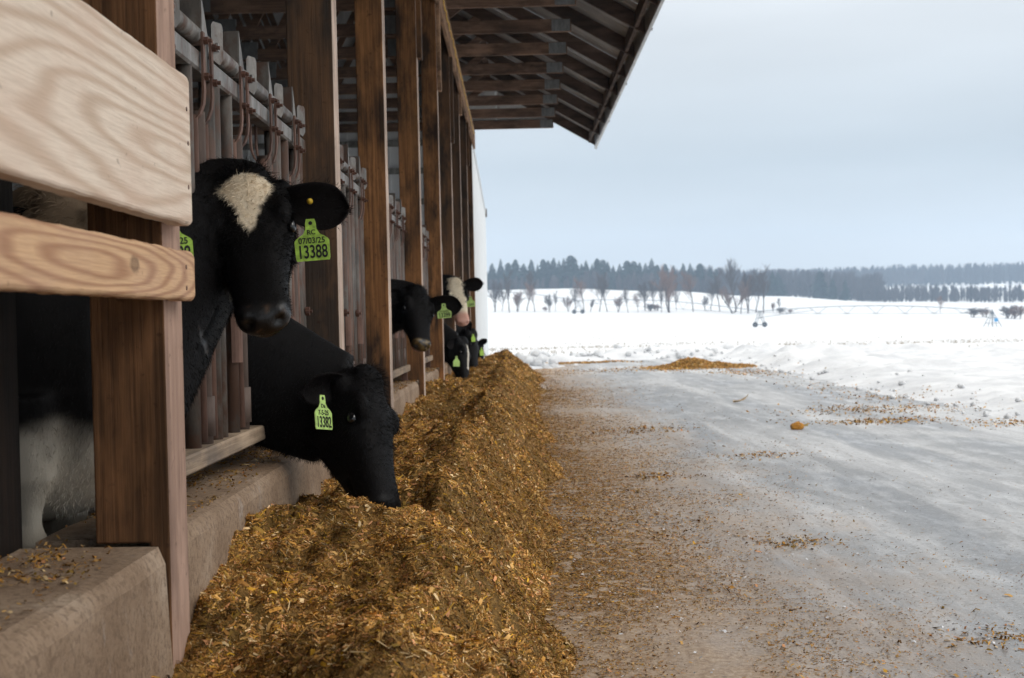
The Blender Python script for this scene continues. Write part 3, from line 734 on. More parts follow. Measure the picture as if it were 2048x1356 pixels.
for b in range(9):
    ya, yb = PY[b] + 0.15, PY[b + 1] - 0.012
    hp = empty('headlock_panel', (XR, ya, CT), 'steel headlock panel ' + names[b] + ' of the barn', 'headlock', 'headlock panels along the feed curb')
    def put(nm, me, y, z=0, rz_=0.0, dx=0.0):
        o = link(nm, me, hp, (dx, y - ya, z - CT)); o.rotation_euler.z = rz_; return o
    MB().tube([(XR, ya, ZP), (XR, yb, ZP)], 0.0235, 12).build('latch_pipe', MAT['galv'], hp, smooth=True)
    MB().box(XR - 0.025, XR + 0.025, ya, yb, ZR - 0.03, ZR + 0.022, 0.006).build('top_rail', MAT['galv'], hp)
    if b:
        MB().box(XR - 0.02, XR + 0.04, ya, yb, ZB, ZB + 0.045, 0.005).build('bottom_rail', MAT['rail_wood'], hp)
        for yy in (ya + 0.01, yb - 0.05): MB().box(XR - 0.02, XR + 0.02, yy, yy + 0.04, CT, ZB).build('foot', MAT['rust'], hp)
    if b == 0: MB().box(-1.03, -0.965, 2.46, 2.60, 0.062, ZR + 0.3, 0.004).build('end_upright', MAT['old_black'], hp); continue
    y0 = {1: 2.94}.get(b, ya + 0.22)
    far = b > 4
    k = 0
    while y0 + 0.46 * k < yb - 0.05:
        y = y0 + 0.46 * k; k += 1
        free = lambda yy: ya + 0.03 < yy < yb - 0.03 and all(abs(yy - n) > w for n, w in necks)
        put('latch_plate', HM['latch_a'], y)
        if y + 0.19 < yb: put('latch_plate', HM['latch_b'], y + 0.17)
        put('hanger', HM['hanger'], y + 0.10)
        for dy in (-0.035, 0.055):
            yy = y + dy
            if not ya + 0.02 < yy < yb - 0.02: continue
            s = put('strap', HM['strap'], yy); put('strap', HM['strap_b'], yy)
            if not far:
                for z in (ZP - 0.025, ZR - 0.045): link('bolt', HM['bolt'], s, (0, 0, z))
        for dy, me in ((0.01, 'upright_r'), (-0.105, 'upright_g'), (0.20, 'upright_g'), (0.135, 'upright_g'), (0.062, 'upright_t'), (-0.05, 'upright_t')):
            if free(y + dy):
                u = put('upright', HM[me], y + dy)
                if me == 'upright_r': link('sleeve', HM['sleeve'], u); 
                if me == 'upright_g' and dy < 0: link('cuff', HM['cuff'], u)
                if me == 'upright_g' and dy > 0.15 and b < 4: link('pivot_disc', HM['pivot_disc'], u)

# ------------------------------------------------------------------ feed
_cy = [0, 2.0, 2.68, 3.15, 3.57, 4.2, 4.6, 5.4, 8, 10, 13, 16, 22]; _ch = [0.24, 0.24, 0.27, 0.36, 0.415, 0.34, 0.29, 0.30, 0.33, 0.38, 0.33, 0.36, 0.3]
def feed_h(x, y, detail=True):
    x = np.asarray(x, float); y = np.asarray(y, float)
    hc = np.interp(y, _cy, _ch)
    foot = 0.085 + 0.0125 * y + 0.07 * vnoise(y * 0.9, y * 0 + 2.2) + 0.05 * vnoise(y * 3.1, y * 0 + 4.2)
    cr = -0.235 + 0.05 * vnoise(y * 0.7, y * 0 + 6.1) + 0.004 * y
    hr = 0.375 + 0.055 * vnoise(y * 0.55, y * 0 + 9.4) + 0.035 * vnoise(y * 1.9, y * 0 + 3.4) - 0.07 * sstep(3.6, 2.2, y) - 0.035 * sstep(6, 12, y)
    tl = np.clip((x + 0.71) / (cr + 0.71), 0, 1); tl = tl * tl * (3 - 2 * tl)
    hl = hc * (1 - tl) + hr * tl - (0.030 + 0.05 * vnoise(y * 1.3, y * 0 + 7.7)) * np.sin(np.pi * np.clip((x + 0.71) / (cr + 0.71), 0, 1))
    tr = np.clip((x - cr) / (foot - cr), 0, 1.4)
    hrr = hr * (0.55 * (1 - np.clip(tr, 0, 1)) ** 1.1 + 0.45 * (0.5 + 0.5 * np.cos(np.pi * np.clip(tr, 0, 1))))
    h = np.where(x < cr, hl, hrr)
    for (a, b, s, k) in ((-0.34, 3.86, 0.10, 0.06), (-0.20, 5.1, 0.12, 0.05), (-0.40, 12.9, 0.14, 0.07), (-0.38, 15.7, 0.14, 0.06), (-0.38, 3.0, 0.2, 0.05), (-0.33, 6.6, 0.13, 0.05)):
        h = h - k * np.exp(-(((x - a) / s) ** 2 + ((y - b) / (s * 1.3)) ** 2))
    body = np.clip(h / 0.12, 0, 1)
    if detail:
        h = h + body * (0.046 * fbm(x * 5.2, y * 4.0, oct=3) + 0.017 * fbm(x * 21, y * 18, oct=3))
    h = h * sstep(22.5, 21.4, y) + np.where(tr > 1, -0.03, 0)
    return h - 0.012 * (1 - body)
feed = empty('feed_pile', (-0.2, 10, 0), 'long heap of chopped brown silage lying along the feed curb', 'feed')
xs = np.arange(-0.712, 0.56, 0.022); ys = np.concatenate([np.arange(0.6, 2.2, 0.06), np.arange(2.2, 7, 0.022), np.arange(7, 22.7, 0.05)])
FX, FY = np.meshgrid(xs, ys); FZ = feed_h(FX, FY)
i2 = np.arange(FX.size).reshape(FX.shape); q = np.stack([i2[:-1, :-1], i2[:-1, 1:], i2[1:, 1:], i2[1:, :-1]], -1).reshape(-1, 4)
q = q[FZ.ravel()[q].max(1) > -0.03]
o = link('feed_body', np_mesh('feed_body', np.stack([FX + 0.2, FY - 10, FZ], -1).reshape(-1, 3), q, MAT['feed'], smooth=True), feed); o['kind'] = 'stuff'

PAL = np.array([(.45, .215, .050), (.58, .33, .115), (.25, .145, .030), (.13, .064, .020), (.66, .35, .04), (.74, .51, .27), (.60, .27, .12), (.38, .178, .048), (.30, .17, .040), (.52, .28, .090)])
PW = np.array([.18, .13, .13, .13, .035, .06, .06, .14, .08, .055]); PW = PW / PW.sum()
def chips(x, y, z, nrm, ln, wd, cols, flat=0.35, bent=True):
    """flakes: two quads with a bend, or for the finest bits one quad"""
    n = len(x); c = np.stack([x, y, z], -1)
    r = rng.normal(0, 1, (n, 3)); r[:, 2] *= flat
    nn = nrm + rng.normal(0, flat, (n, 3)); nn /= np.linalg.norm(nn, axis=1)[:, None]
    a = r - nn * (r * nn).sum(1)[:, None]; a /= np.linalg.norm(a, axis=1)[:, None] + 1e-9
    b = np.cross(nn, a); L = ln[:, None] / 2; Wd = wd[:, None] / 2; k = (rng.uniform(-0.35, 0.35, n) * ln)[:, None]
    if not bent:
        V = np.stack([c - a * L - b * Wd, c - a * L + b * Wd * .8, c + a * L * .9 + b * Wd, c + a * L - b * Wd * .7 + nn * k * .4], 1)
        return V.reshape(-1, 3), np.arange(n * 4).reshape(-1, 4)[:, ::-1].copy(), np.repeat(np.concatenate([cols, np.ones((n, 1))], 1), 4, 0)
    V = np.stack([c - a * L - b * Wd, c - a * L + b * Wd * .8, c + nn * k + b * Wd, c + nn * k - b * Wd, c + a * L - b * Wd * .7, c + a * L + b * Wd * .9], 1)
    base = (np.arange(n) * 6)[:, None]
    Q = np.concatenate([base + np.array([[0, 3, 2, 1]]), base + np.array([[3, 4, 5, 2]])], 1).reshape(-1, 4)
    return V.reshape(-1, 3), Q, np.repeat(np.concatenate([cols, np.ones((n, 1))], 1), 6, 0)
def pile_points(n, y0, y1, x0=-0.705, x1=0.42):
    y = rng.uniform(y0, y1, n); x = rng.uniform(x0, x1, n); z = feed_h(x, y); ok = z > -0.004; x, y, z = x[ok], y[ok], z[ok]
    e = 0.01; gx = (feed_h(x + e, y) - feed_h(x - e, y)) / (2 * e); gy = (feed_h(x, y + e) - feed_h(x, y - e)) / (2 * e)
    nr = np.stack([-gx, -gy, np.ones_like(x)], -1); nr /= np.linalg.norm(nr, axis=1)[:, None]
    return x, y, z, nr
def shade(n, v=0.28): return np.array([[1.12, 1.17, 1.17]]) * PAL[rng.choice(len(PAL), n, p=PW)] * rng.uniform(1 - v, 1 + v, (n, 1))
Vs, Qs, Cs = [], [], []; off = 0
def acc(V, Q, Cc):
    global off
    Vs.append(V); Qs.append(Q + off); Cs.append(Cc); off += len(V)
for n, y0, y1, l0, l1, w0, w1 in ((95000, 2.1, 3.6, .004, .015, .0012, .004), (60000, 2.1, 3.8, .012, .030, .0006, .0014), (5500, 2.1, 4.2, .013, .028, .004, .010), (900, 2.1, 6, .03, .075, .0015, .004), (80000, 3.6, 6, .005, .018, .0016, .005), (50000, 3.8, 7, .015, .04, .0009, .002),
                                  (4500, 4, 7.5, .015, .032, .004, .011), (70000, 6, 10, .008, .024, .003, .008), (42000, 10, 16, .012, .034, .005, .012), (22000, 16, 22.5, .018, .045, .007, .016), (2500, 1, 2.1, .01, .03, .005, .01)):
    x, y, z, nr = pile_points(n, y0, y1); m = len(x)
    ln = rng.uniform(l0, l1, m); wd = rng.uniform(w0, w1, m)
    clump = 0.60 + 0.62 * sstep(-0.55, 0.6, fbm(x * 9, y * 7, oct=3))       # wetter and drier handfuls
    acc(*chips(x, y, z + ln * 0.12 * rng.uniform(0, 1, m), nr, ln, wd, shade(m) * clump[:, None], 0.35, n < 12000))
V = np.concatenate(Vs) - np.array([[-0.2, 10, 0]])
o = link('loose_chaff', np_mesh('loose_chaff', V, np.concatenate(Qs), MAT['feed_bits'], np.concatenate(Cs)), feed); o['kind'] = 'stuff'

# litter over the lane and on the curb
Vs, Qs, Cs = [], [], []; off = 0
def lane_pts(n, y0, y1, fall, x0=-0.06):
    y = rng.uniform(y0, y1, n); x = x0 + 0.0125 * y + rng.exponential(fall, n)
    pat = fbm(x * 2.3, y * 1.1, oct=4); ok = (x < 3.9) & (rng.uniform(-0.9, 0.8, n) < pat + 0.55 * np.exp(-x * 1.2)); return x[ok], y[ok]
for n, y0, y1, fall, l0, l1 in ((140000, 2.4, 5, .42, .0025, .010), (90000, 5, 9, .36, .004, .014), (50000, 9, 17, .33, .007, .020), (10000, 17, 27, .3, .012, .03), (2600, 2.4, 9, 1.2, .004, .014), (1500, 9, 20, 1.3, .008, .022), (900, 2.4, 7, .45, .014, .028)):
    x, y = lane_pts(n, y0, y1, fall); m = len(x); ln = rng.uniform(l0, l1, m) * rng.uniform(.6, 1.2, m); wd = ln * rng.uniform(.15, .55, m)
    nr = np.tile([[0, 0, 1.0]], (m, 1)); cc = shade(m) * 0.9; dark = rng.uniform(0, 1, m) < 0.15 + 0.35 * sstep(0.8, 2.2, x); cc[dark] *= 0.4
    acc(*chips(x, y, np.maximum(lane_h(x, y), feed_h(x, y)) + 0.001 + ln * .10, nr, ln, wd, cc, 0.22, n < 3000))
# tracked in feed: patches by the right hand bank, at the lane's end
for cx, cy, sx, sy, n in ((3.25, 12.2, .42, .35, 900), (2.9, 10.9, .30, .16, 700), (3.9, 10.4, .30, .18, 500), (0.85, 26.6, .55, .22, 1500), (1.6, 26.9, .4, .2, 500), (3.5, 20.5, .3, .7, 500), (3.6, 15.5, .25, 1.2, 260), (2.2, 22.5, .8, .5, 700), (1.3, 3.6, .10, .06, 240), (0.75, 7.4, .10, .10, 260), (0.62, 2.75, .035, .02, 140), (1.05, 5.2, .08, .07, 220), (1.5, 8.4, .14, .1, 200), (0.95, 10.5, .2, .15, 300), (3.8, 13.7, .3, .25, 200)):
    x = rng.normal(cx, sx, n); y = rng.normal(cy, sy, n); z = np.maximum(lane_h(x, y), bank_h(x, y)[0])
    s = 0.6 + cy / 14; ln = rng.uniform(.006, .022, n) * s; cc = shade(n) * 0.85
    acc(*chips(x, y, z + .002 + ln * .12, np.tile([[0, 0, 1.0]], (n, 1)), ln, ln * rng.uniform(.2, .6, n), cc, 0.35))
# crumbs of ice among the litter
n = 1100; x = 0.15 + rng.exponential(.55, n); y = rng.uniform(2.4, 7, n); ln = rng.uniform(.003, .010, n) * rng.uniform(.6, 1.5, n)
acc(*chips(x, y, lane_h(x, y) + .002, np.tile([[0, 0, 1.0]], (n, 1)), ln, ln * .7, rng.uniform(.45, .85, (n, 1)) * np.array([[1, 1.01, 1.04]]), 0.3))
# on the curb
n = 16000; x = rng.uniform(-0.95, -0.715, n); y = rng.uniform(1.2, 12, n); ok = rng.uniform(-.7, .8, n) < fbm(x * 6, y * 3, oct=3); x, y = x[ok], y[ok]; n = len(x); ln = rng.uniform(.004, .017, n)
acc(*chips(x, y, np.full(n, CT + .004), np.tile([[0, 0, 1.0]], (n, 1)), ln, ln * rng.uniform(.15, .5, n), shade(n) * .8, 0.2))
tag(link('scattered_litter', np_mesh('scattered_litter', np.concatenate(Vs), np.concatenate(Qs), MAT['feed_bits'], np.concatenate(Cs))), 'spilt feed litter scattered thinly over the lane and curb', kind='stuff')

# small heap of feed at the far right of the lane
c0 = px(1392, 733, 23.2); m = MB()
heap = empty('feed_heap', (c0.x, c0.y, 0), 'low golden heap of spilt feed at the far end of the lane', 'feed heap')
gx = np.linspace(-1.0, 1.6, 80); gy = np.linspace(-1.2, 0.9, 50); HX, HY = np.meshgrid(gx, gy)
def heap_h(x, y): 
    return 0.20 * np.exp(-((x + 0.05) / .42) ** 2 - ((y - .15) / .5) ** 2) + 0.07 * np.exp(-((x - .55) / .5) ** 2 - ((y + .35) / .35) ** 2) + 0.030 * fbm(x * 5 + 3, y * 5, oct=3) - 0.035
HZ = heap_h(HX, HY); i2 = np.arange(HX.size).reshape(HX.shape); q = np.stack([i2[:-1, :-1], i2[:-1, 1:], i2[1:, 1:], i2[1:, :-1]], -1).reshape(-1, 4); q = q[HZ.ravel()[q].max(1) > -0.01]
o = link('heap_body', np_mesh('heap_body', np.stack([HX, HY, HZ], -1).reshape(-1, 3), q, MAT['feed'], smooth=True), heap)
n = 6000; x = rng.normal(.1, .5, n); y = rng.normal(0, .42, n); z = np.maximum(heap_h(x, y), 0.003); ln = rng.uniform(.012, .04, n)
V, Q, Cc = chips(x, y, z + .004, np.tile([[0, -.3, 1.0]], (n, 1)), ln, ln * rng.uniform(.2, .6, n), shade(n) * np.array([[.95, .95, .9]]), 0.5)
o = link('loose_chaff', np_mesh('loose_chaff', V, Q, MAT['feed_bits'], Cc), heap); o['kind'] = 'stuff'

# corn cob lying in the lane
p = px(1595, 866, 10.15)
cob = empty('corn_cob', (p.x, p.y, 0.0), 'broken orange corn cob lying alone on the icy lane', 'corn cob')
m = MB(); m.tube([(-.055, 0, .028), (-.04, 0, .03), (0, 0, .032), (.035, 0, .03), (.048, 0, .028)], [.008, .020, .025, .022, .010], 12); m.build('core', plain_mat('cob_core', (.42, .24, .10), .8), cob, loc=(0, 0, 0), smooth=True)
m = MB()
for i in range(11):
    x = -.046 + .0088 * i; r = .0255 * math.sin(math.pi * (i + 1.6) / 13.2) ** .6
    for k in range(12):
        a = 2 * math.pi * k / 12 + (i % 2) * .2
        if random.random() < .1: continue
        m.ellipsoid((x, r * math.cos(a), .031 + r * math.sin(a)), (.0048, .0062, .0062), 6)
m.build('kernels', plain_mat('cob_kernels', (.62, .30, .045), .45, 0, .35, 90), cob, loc=(0, 0, 0), smooth=True)
m = MB(); m.add([(.045, -.01, .03), (.075, -.02, .03), (.09, 0, .05), (.05, .015, .04)], [(0, 1, 2, 3)]); m.build('husk_shred', plain_mat('husk', (.34, .25, .09), .8), cob, loc=(0, 0, 0))
cob.rotation_euler.z = 0.35; cob.scale = (1.05, 1.05, 1.05)
# dry husk scrap
p = px(1482, 810, 13.4); m = MB(); rings = []
for k in range(9):
    t = k / 8; w = .045 * math.sin(math.pi * min(1, t * .9 + .12)); rings.append((-.08 + .16 * t, w, .01 + .075 * t ** 3, t))
vs = []; fs = []
for x, w, z, t in rings:
    for s in (-1, -.5, 0, .5, 1): vs.append((x, s * w, z + .02 * abs(s) * (1 - t) + random.uniform(-.003, .003)))
for k in range(8):
    for j in range(4): fs.append((k * 5 + j, k * 5 + j + 1, (k + 1) * 5 + j + 1, (k + 1) * 5 + j))
m.add(vs, fs); o = m.build('husk_scrap', plain_mat('husk_dry', (.55, .42, .28), .8, 0, .3, 40), loc=(p.x, p.y, .004)); o.rotation_euler.z = .2
sd = o.modifiers.new('thick', 'SOLIDIFY'); sd.thickness = .003
tag(o, 'curled dry corn husk scrap lying further up the lane', 'corn husk')

# ------------------------------------------------------------------ cattle
HEADR = [  # x along the face, widest height, half width, rise above, drop below
    (-0.055, -0.075, 0.060, 0.070, 0.075), (-0.02, -0.07, 0.082, 0.092, 0.10), (0.03, -0.06, 0.094, 0.092, 0.125), (0.085, -0.055, 0.100, 0.088, 0.138), (0.14, -0.05, 0.102, 0.078, 0.138),
    (0.185, -0.05, 0.090, 0.068, 0.125), (0.235, -0.052, 0.080, 0.058, 0.108), (0.285, -0.055, 0.070, 0.052, 0.090), (0.335, -0.058, 0.065, 0.049, 0.074), (0.375, -0.060, 0.067, 0.048, 0.062), (0.41, -0.062, 0.063, 0.044, 0.052), (0.432, -0.062, 0.044, 0.030, 0.036), (0.440, -0.062, 0.022, 0.014, 0.018)]
def head_rings(n=28):
    R_ = []
    for x, zc, hw, u, dn in HEADR:
        r = []
        for k in range(n):
            t = 2 * math.pi * k / n; c, s = math.cos(t), math.sin(t)
            y = hw * math.copysign(abs(c) ** 0.75, c); z = math.copysign(abs(s) ** 0.8, s)
            if s < 0: y *= 1 - 0.42 * abs(s) ** 1.6; zz = zc + dn * z
            else: y *= 1 - 0.10 * s * s; zz = zc + u * z
            r.append(Vector((x, y, zz)))
        R_.append(r)
    return R_
def ellipse_ring(c, t, upv, hw, hh, n=24):
    t = t.normalized(); s = t.cross(upv).normalized(); u = s.cross(t).normalized()
    return [c + s * (hw * math.cos(2 * math.pi * k / n)) + u * (hh * math.sin(2 * math.pi * k / n)) for k in range(n)]
def text_mesh(txt, size, mat, sx=1.0, bold=0.0):
    cu = bpy.data.curves.new('lettering', 'FONT'); cu.body = txt; cu.size = size; cu.align_x = 'CENTER'; cu.extrude = 0.0004; cu.offset = bold
    o = bpy.data.objects.new('lettering', cu); C.objects.link(o); bpy.context.view_layer.update()
    me = bpy.data.meshes.new_from_object(o.evaluated_get(bpy.context.evaluated_depsgraph_get())); bpy.data.objects.remove(o); bpy.data.curves.remove(cu)
    for v in me.vertices: v.co.x *= sx
    me.materials.clear(); me.materials.append(mat); me.name = 'lettering'; return me

def ear_mesh(L, Wd, tagn):
    vs = []; nu, nv = 14, 8
    for i in range(nu + 1):
        u = i / nu; w = Wd * (0.36 + 0.64 * math.sin(math.pi * min(1, u * 0.80 + 0.10)) ** 0.75) * math.sqrt(max(.015, 1 - max(0, (u - .68) / .32) ** 2.2))
        for j in range(nv + 1):
            s = -1 + 2 * j / nv
            cup = (0.034 * (1 - u * 0.7)) * (1 - s * s)
            vs.append((u * L, s * w * (0.8 + 0.2 * u), -cup - 0.02 * u * u))
    fs = [(i * (nv + 1) + j, (i + 1) * (nv + 1) + j, (i + 1) * (nv + 1) + j + 1, i * (nv + 1) + j + 1) for i in range(nu) for j in range(nv)]
    return vs, fs

def blades(P, N, Dr, ln, wd, cols):
    """hair: one slim bent triangle pair per strand"""
    n = len(P); t = Dr * 0.75 + N * 0.55; t /= np.linalg.norm(t, axis=1)[:, None] + 1e-9
    s = np.cross(t, N + rng.normal(0, .5, (n, 3))); s /= np.linalg.norm(s, axis=1)[:, None] + 1e-9
    mid = P + t * (ln * .55)[:, None]; t2 = Dr * 0.95 + N * 0.12; t2 /= np.linalg.norm(t2, axis=1)[:, None] + 1e-9; tip = mid + t2 * (ln * .5)[:, None]
    w = (s * wd[:, None]); V = np.stack([P - w, P + w, mid + w * .7, mid - w * .7, tip], 1).reshape(-1, 3)
    b = (np.arange(n) * 5)[:, None]; T = np.concatenate([b + np.array([[0, 1, 2]]), b + np.array([[0, 2, 3]]), b + np.array([[3, 2, 4]])], 1).reshape(-1, 3)
    return V, T, np.repeat(np.concatenate([cols, np.ones((n, 1))], 1), 5, 0)

FLOOR = 0.06
def make_cow(name, label, poll, muzzle, dorsal, yb, coat, voxel=0.010, hair_n=0, ears=(), tags=(), chest_x=-1.06, neck_h=0.25, neck_z=0.86, hair_len=0.016, deep=1.0, wide=1.0):
    poll, muzzle = Vector(poll), Vector(muzzle); L = (muzzle - poll).length; hx = (muzzle - poll) / L
    hz = Vector(dorsal); hz = (hz - hx * hz.dot(hx)).normalized(); hy = hz.cross(hx); s = L / 0.435
    def H(p): return poll + (hx * p[0] + hy * (p[1] * wide) + hz * (p[2] * deep)) * s
    m = MB()
    m.loft([[H(p) for p in r] for r in head_rings()])
    ax = (hx, hy, hz)
    E = lambda c, r: m.ellipsoid(H(c), tuple(q * s for q in r), 14, ax)
    for sg in (-1, 1):
        E((0.118, sg * 0.080, 0.002), (0.050, 0.028, 0.031))         # brow
        E((0.165, sg * 0.078, -0.044), (0.042, 0.021, 0.024))         # lids
        E((0.10, sg * 0.066, -0.115), (0.085, 0.034, 0.065))          # jaw muscle
        E((0.400, sg * 0.036, -0.044), (0.030, 0.025, 0.027))         # nostril wing
        E((0.015, sg * 0.085, -0.030), (0.035, 0.030, 0.032))         # ear root
    E((0.0, 0, 0.016), (0.050, 0.066, 0.034)); E((0.365, 0, -0.108), (0.052, 0.042, 0.022)); E((0.398, 0, -0.058), (0.044, 0.060, 0.036))
    # neck
    p0 = Vector((chest_x - 0.22, yb, neck_z)); p3 = H((0.025, 0, -0.105)); tan = -(hx * 0.35 - hz * 0.0 + Vector((-1, 0, 0.0)) * 0.65).normalized()
    d0 = (p3 - p0).length
    back = (Vector((1, 0, 0.05)))
    p1 = p0 + back * d0 * 0.38; inn = (Vector((1, 0, 0)) * 0.75 + hx * 0.35).normalized(); p2 = p3 - inn * d0 * 0.30
    rings = []; K = 22
    for k in range(K + 1):
        t = k / K; c = p0 * (1 - t) ** 3 + p1 * 3 * t * (1 - t) ** 2 + p2 * 3 * t * t * (1 - t) + p3 * t ** 3
        dv = (p1 - p0) * 3 * (1 - t) ** 2 + (p2 - p1) * 6 * t * (1 - t) + (p3 - p2) * 3 * t * t
        upv = Vector((0, 0, 1)) * (1 - t) + (hz * 0.6 - hx * 0.5) * t
        hh = neck_h * (1 - t) + 0.150 * s * deep * t; hw = 0.155 * (1 - t) + 0.088 * s * t
        rings.append(ellipse_ring(c, dv, upv, hw, hh))
    m.loft(rings)
    # trunk
    B = [(-0.0, .80, .05, .10), (.05, .79, .12, .19), (.18, .81, .19, .27), (.38, .83, .225, .29), (.68, .82, .265, .30), (.98, .83, .265, .29), (1.2, .87, .235, .25), (1.36, .90, .17, .19), (1.43, .91, .08, .10)]
    m.loft([ellipse_ring(Vector((chest_x - bx, yb, bz)), Vector((-1, 0, 0)), Vector((0, 0, 1)), w, h) for bx, bz, w, h in B])
    F0 = FLOOR
    for sg in (-1, 1):
        x = chest_x - 0.20
        m.tube([(x, yb + sg * .12, .74), (x + .01, yb + sg * .125, .56), (x + .02, yb + sg * .125, .42), (x + .01, yb + sg * .125, .40), (x, yb + sg * .125, F0 + .13), (x + .015, yb + sg * .125, F0 + .07), (x + .03, yb + sg * .125, F0)], [.10, .072, .052, .048, .034, .036, .052], 14)
        x = chest_x - 1.20
        m.tube([(x, yb + sg * .13, .84), (x + .04, yb + sg * .14, .66), (x - .02, yb + sg * .14, .52), (x - .09, yb + sg * .14, .43), (x - .075, yb + sg * .14, .34), (x - .05, yb + sg * .14, F0 + .12), (x - .03, yb + sg * .14, F0 + .06), (x, yb + sg * .14, F0)], [.16, .115, .07, .05, .042, .034, .038, .052], 14)
    m.tube([(chest_x - 1.42, yb, 1.0), (chest_x - 1.48, yb, .85), (chest_x - 1.47, yb, .6), (chest_x - 1.45, yb, .38)], [.03, .022, .016, .03], 8)
    tmp = link('tmp', m.mesh('tmp', MAT['coat']))
    rm = tmp.modifiers.new('r', 'REMESH'); rm.mode = 'VOXEL'; rm.voxel_size = voxel
    smd = tmp.modifiers.new('s', 'SMOOTH'); smd.factor = 0.5; smd.iterations = 5 if voxel < .012 else 3
    bpy.context.view_layer.update()
    me = bpy.data.meshes.new_from_object(tmp.evaluated_get(bpy.context.evaluated_depsgraph_get())); old = tmp.data; bpy.data.objects.remove(tmp); bpy.data.meshes.remove(old)
    me.name = 'body'; n = len(me.vertices); co = np.empty(n * 3, np.float32); me.vertices.foreach_get('co', co); co = co.reshape(-1, 3).astype(float)
    nm = np.empty(n * 3, np.float32); me.vertices.foreach_get('normal', nm); nm = nm.reshape(-1, 3).astype(float)
    B3 = np.array([hx, hy, hz]); loc = (co - np.array(poll)) @ B3.T / s / np.array([1, wide, deep])
    # nostrils, mouth line, eye sockets
    disp = np.zeros(n); dark = np.zeros(n)
    for sg in (-1, 1):
        dd = np.linalg.norm((loc - np.array([0.424, sg * 0.034, -0.048])) * np.array([1, 1.0, 1.25]), axis=1); gk = np.exp(-(dd / .0125) ** 2); disp -= .022 * s * gk; dark = np.maximum(dark, gk)
        dd = np.linalg.norm(loc - np.array([0.150, sg * 0.098, -0.022]), axis=1); disp -= .007 * s * np.exp(-(dd / .016) ** 2)
    ml = np.exp(-((loc[:, 2] + 0.093 + 0.10 * (0.40 - loc[:, 0])) / .0055) ** 2) * (loc[:, 0] > 0.30) * (loc[:, 0] < 0.44); disp -= .006 * s * ml; dark = np.maximum(dark, ml * .8)
    co2 = co + nm * disp[:, None]
    inhead = (loc[:, 0] > -0.04) & (np.abs(loc[:, 1]) < .15) & (loc[:, 2] > -.24) & (loc[:, 2] < .08) & (co[:, 0] > -0.95)
    col, wet = coat(loc, co, inhead)
    col = col * (1 - .8 * dark)[:, None]
    root = empty(name, (chest_x - 0.2, yb, FLOOR), label, 'cow')
    rl = np.array(root.location)
    me.vertices.foreach_set('co', (co2 - rl).astype(np.float32).ravel())
    me.polygons.foreach_set('use_smooth', [True] * len(me.polygons)); me.materials.clear(); me.materials.append(MAT['coat'])
    at = me.color_attributes.new('Col', 'FLOAT_COLOR', 'POINT'); at.data.foreach_set('color', np.concatenate([col, (1 - wet)[:, None]], 1).astype(np.float32).ravel())
    me.update(); link('body', me, root)
    if hair_n:
        me.calc_loop_triangles(); nt_ = len(me.loop_triangles); tv = np.empty(nt_ * 3, np.int32); me.loop_triangles.foreach_get('vertices', tv); tv = tv.reshape(-1, 3)
        wgt = np.linalg.norm(np.cross(co2[tv[:, 1]] - co2[tv[:, 0]], co2[tv[:, 2]] - co2[tv[:, 0]]), axis=1)
        cen = co2[tv].mean(1); vis = (cen[:, 0] > chest_x - 0.15) * (1.0 + 1.2 * (cen[:, 0] > -0.85)); wgt = wgt * vis * (1 - wet[tv[:, 0]])
        pick = rng.choice(nt_, hair_n, p=wgt / wgt.sum()); b = rng.dirichlet((1, 1, 1), hair_n); T = tv[pick]
        P = (co2[T] * b[:, :, None]).sum(1); N = nm[T].mean(1); N /= np.linalg.norm(N, axis=1)[:, None] + 1e-9
        lp = (P - np.array(poll)) @ B3.T / s / np.array([1, wide, deep]); cc = col[T[:, 0]]
        face = inhead[T[:, 0]]
        flow = np.where(face[:, None], np.array(hx)[None] * 1.0 + np.array(hy)[None] * (np.sign(lp[:, 1]) * .35)[:, None], np.array([[-0.5, 0, -0.8]]))
        flow = flow + rng.normal(0, .35, flow.shape)
        tuft = np.exp(-((lp[:, 0] - 0.0) / .05) ** 2 - (lp[:, 1] / .07) ** 2) * (lp[:, 2] > -.03)
        flow = flow + tuft[:, None] * rng.normal(0, .7, flow.shape) + (tuft * .6)[:, None] * (np.array(hz) - np.array(hx) * .4)[None]
        crest = (~face) & (N[:, 2] > .6)
        ln = hair_len * rng.uniform(.6, 1.3, hair_n) * (1 + 1.5 * tuft + .5 * crest) * np.where(face & (lp[:, 0] > .24), .45, 1.0)
        wh = cc.max(1) > .2; ln = np.where(wh, ln * .8, ln)
        var = rng.uniform(.82, 1.15, (hair_n, 1)); cc = cc * var
        cc = np.where(wh[:, None], cc, cc + rng.uniform(0, .003, (hair_n, 1)))
        V, T3, Cc = blades(P - N * .001, N, flow / np.linalg.norm(flow, axis=1)[:, None], ln, np.where(wh, .00075, .0006) * (voxel / .009), cc)
        o = link('coat_hair', np_mesh('coat_hair', V - rl, T3, MAT['hair'], Cc), root); o['kind'] = 'stuff'
    for sg in (-1, 1):
        e = MB(); e.ellipsoid(H((0.150, sg * 0.0965, -0.022)), (.0195 * s, .0130 * s, .0165 * s), 14, ax); e.build('eye', MAT['eye'], root, smooth=True)
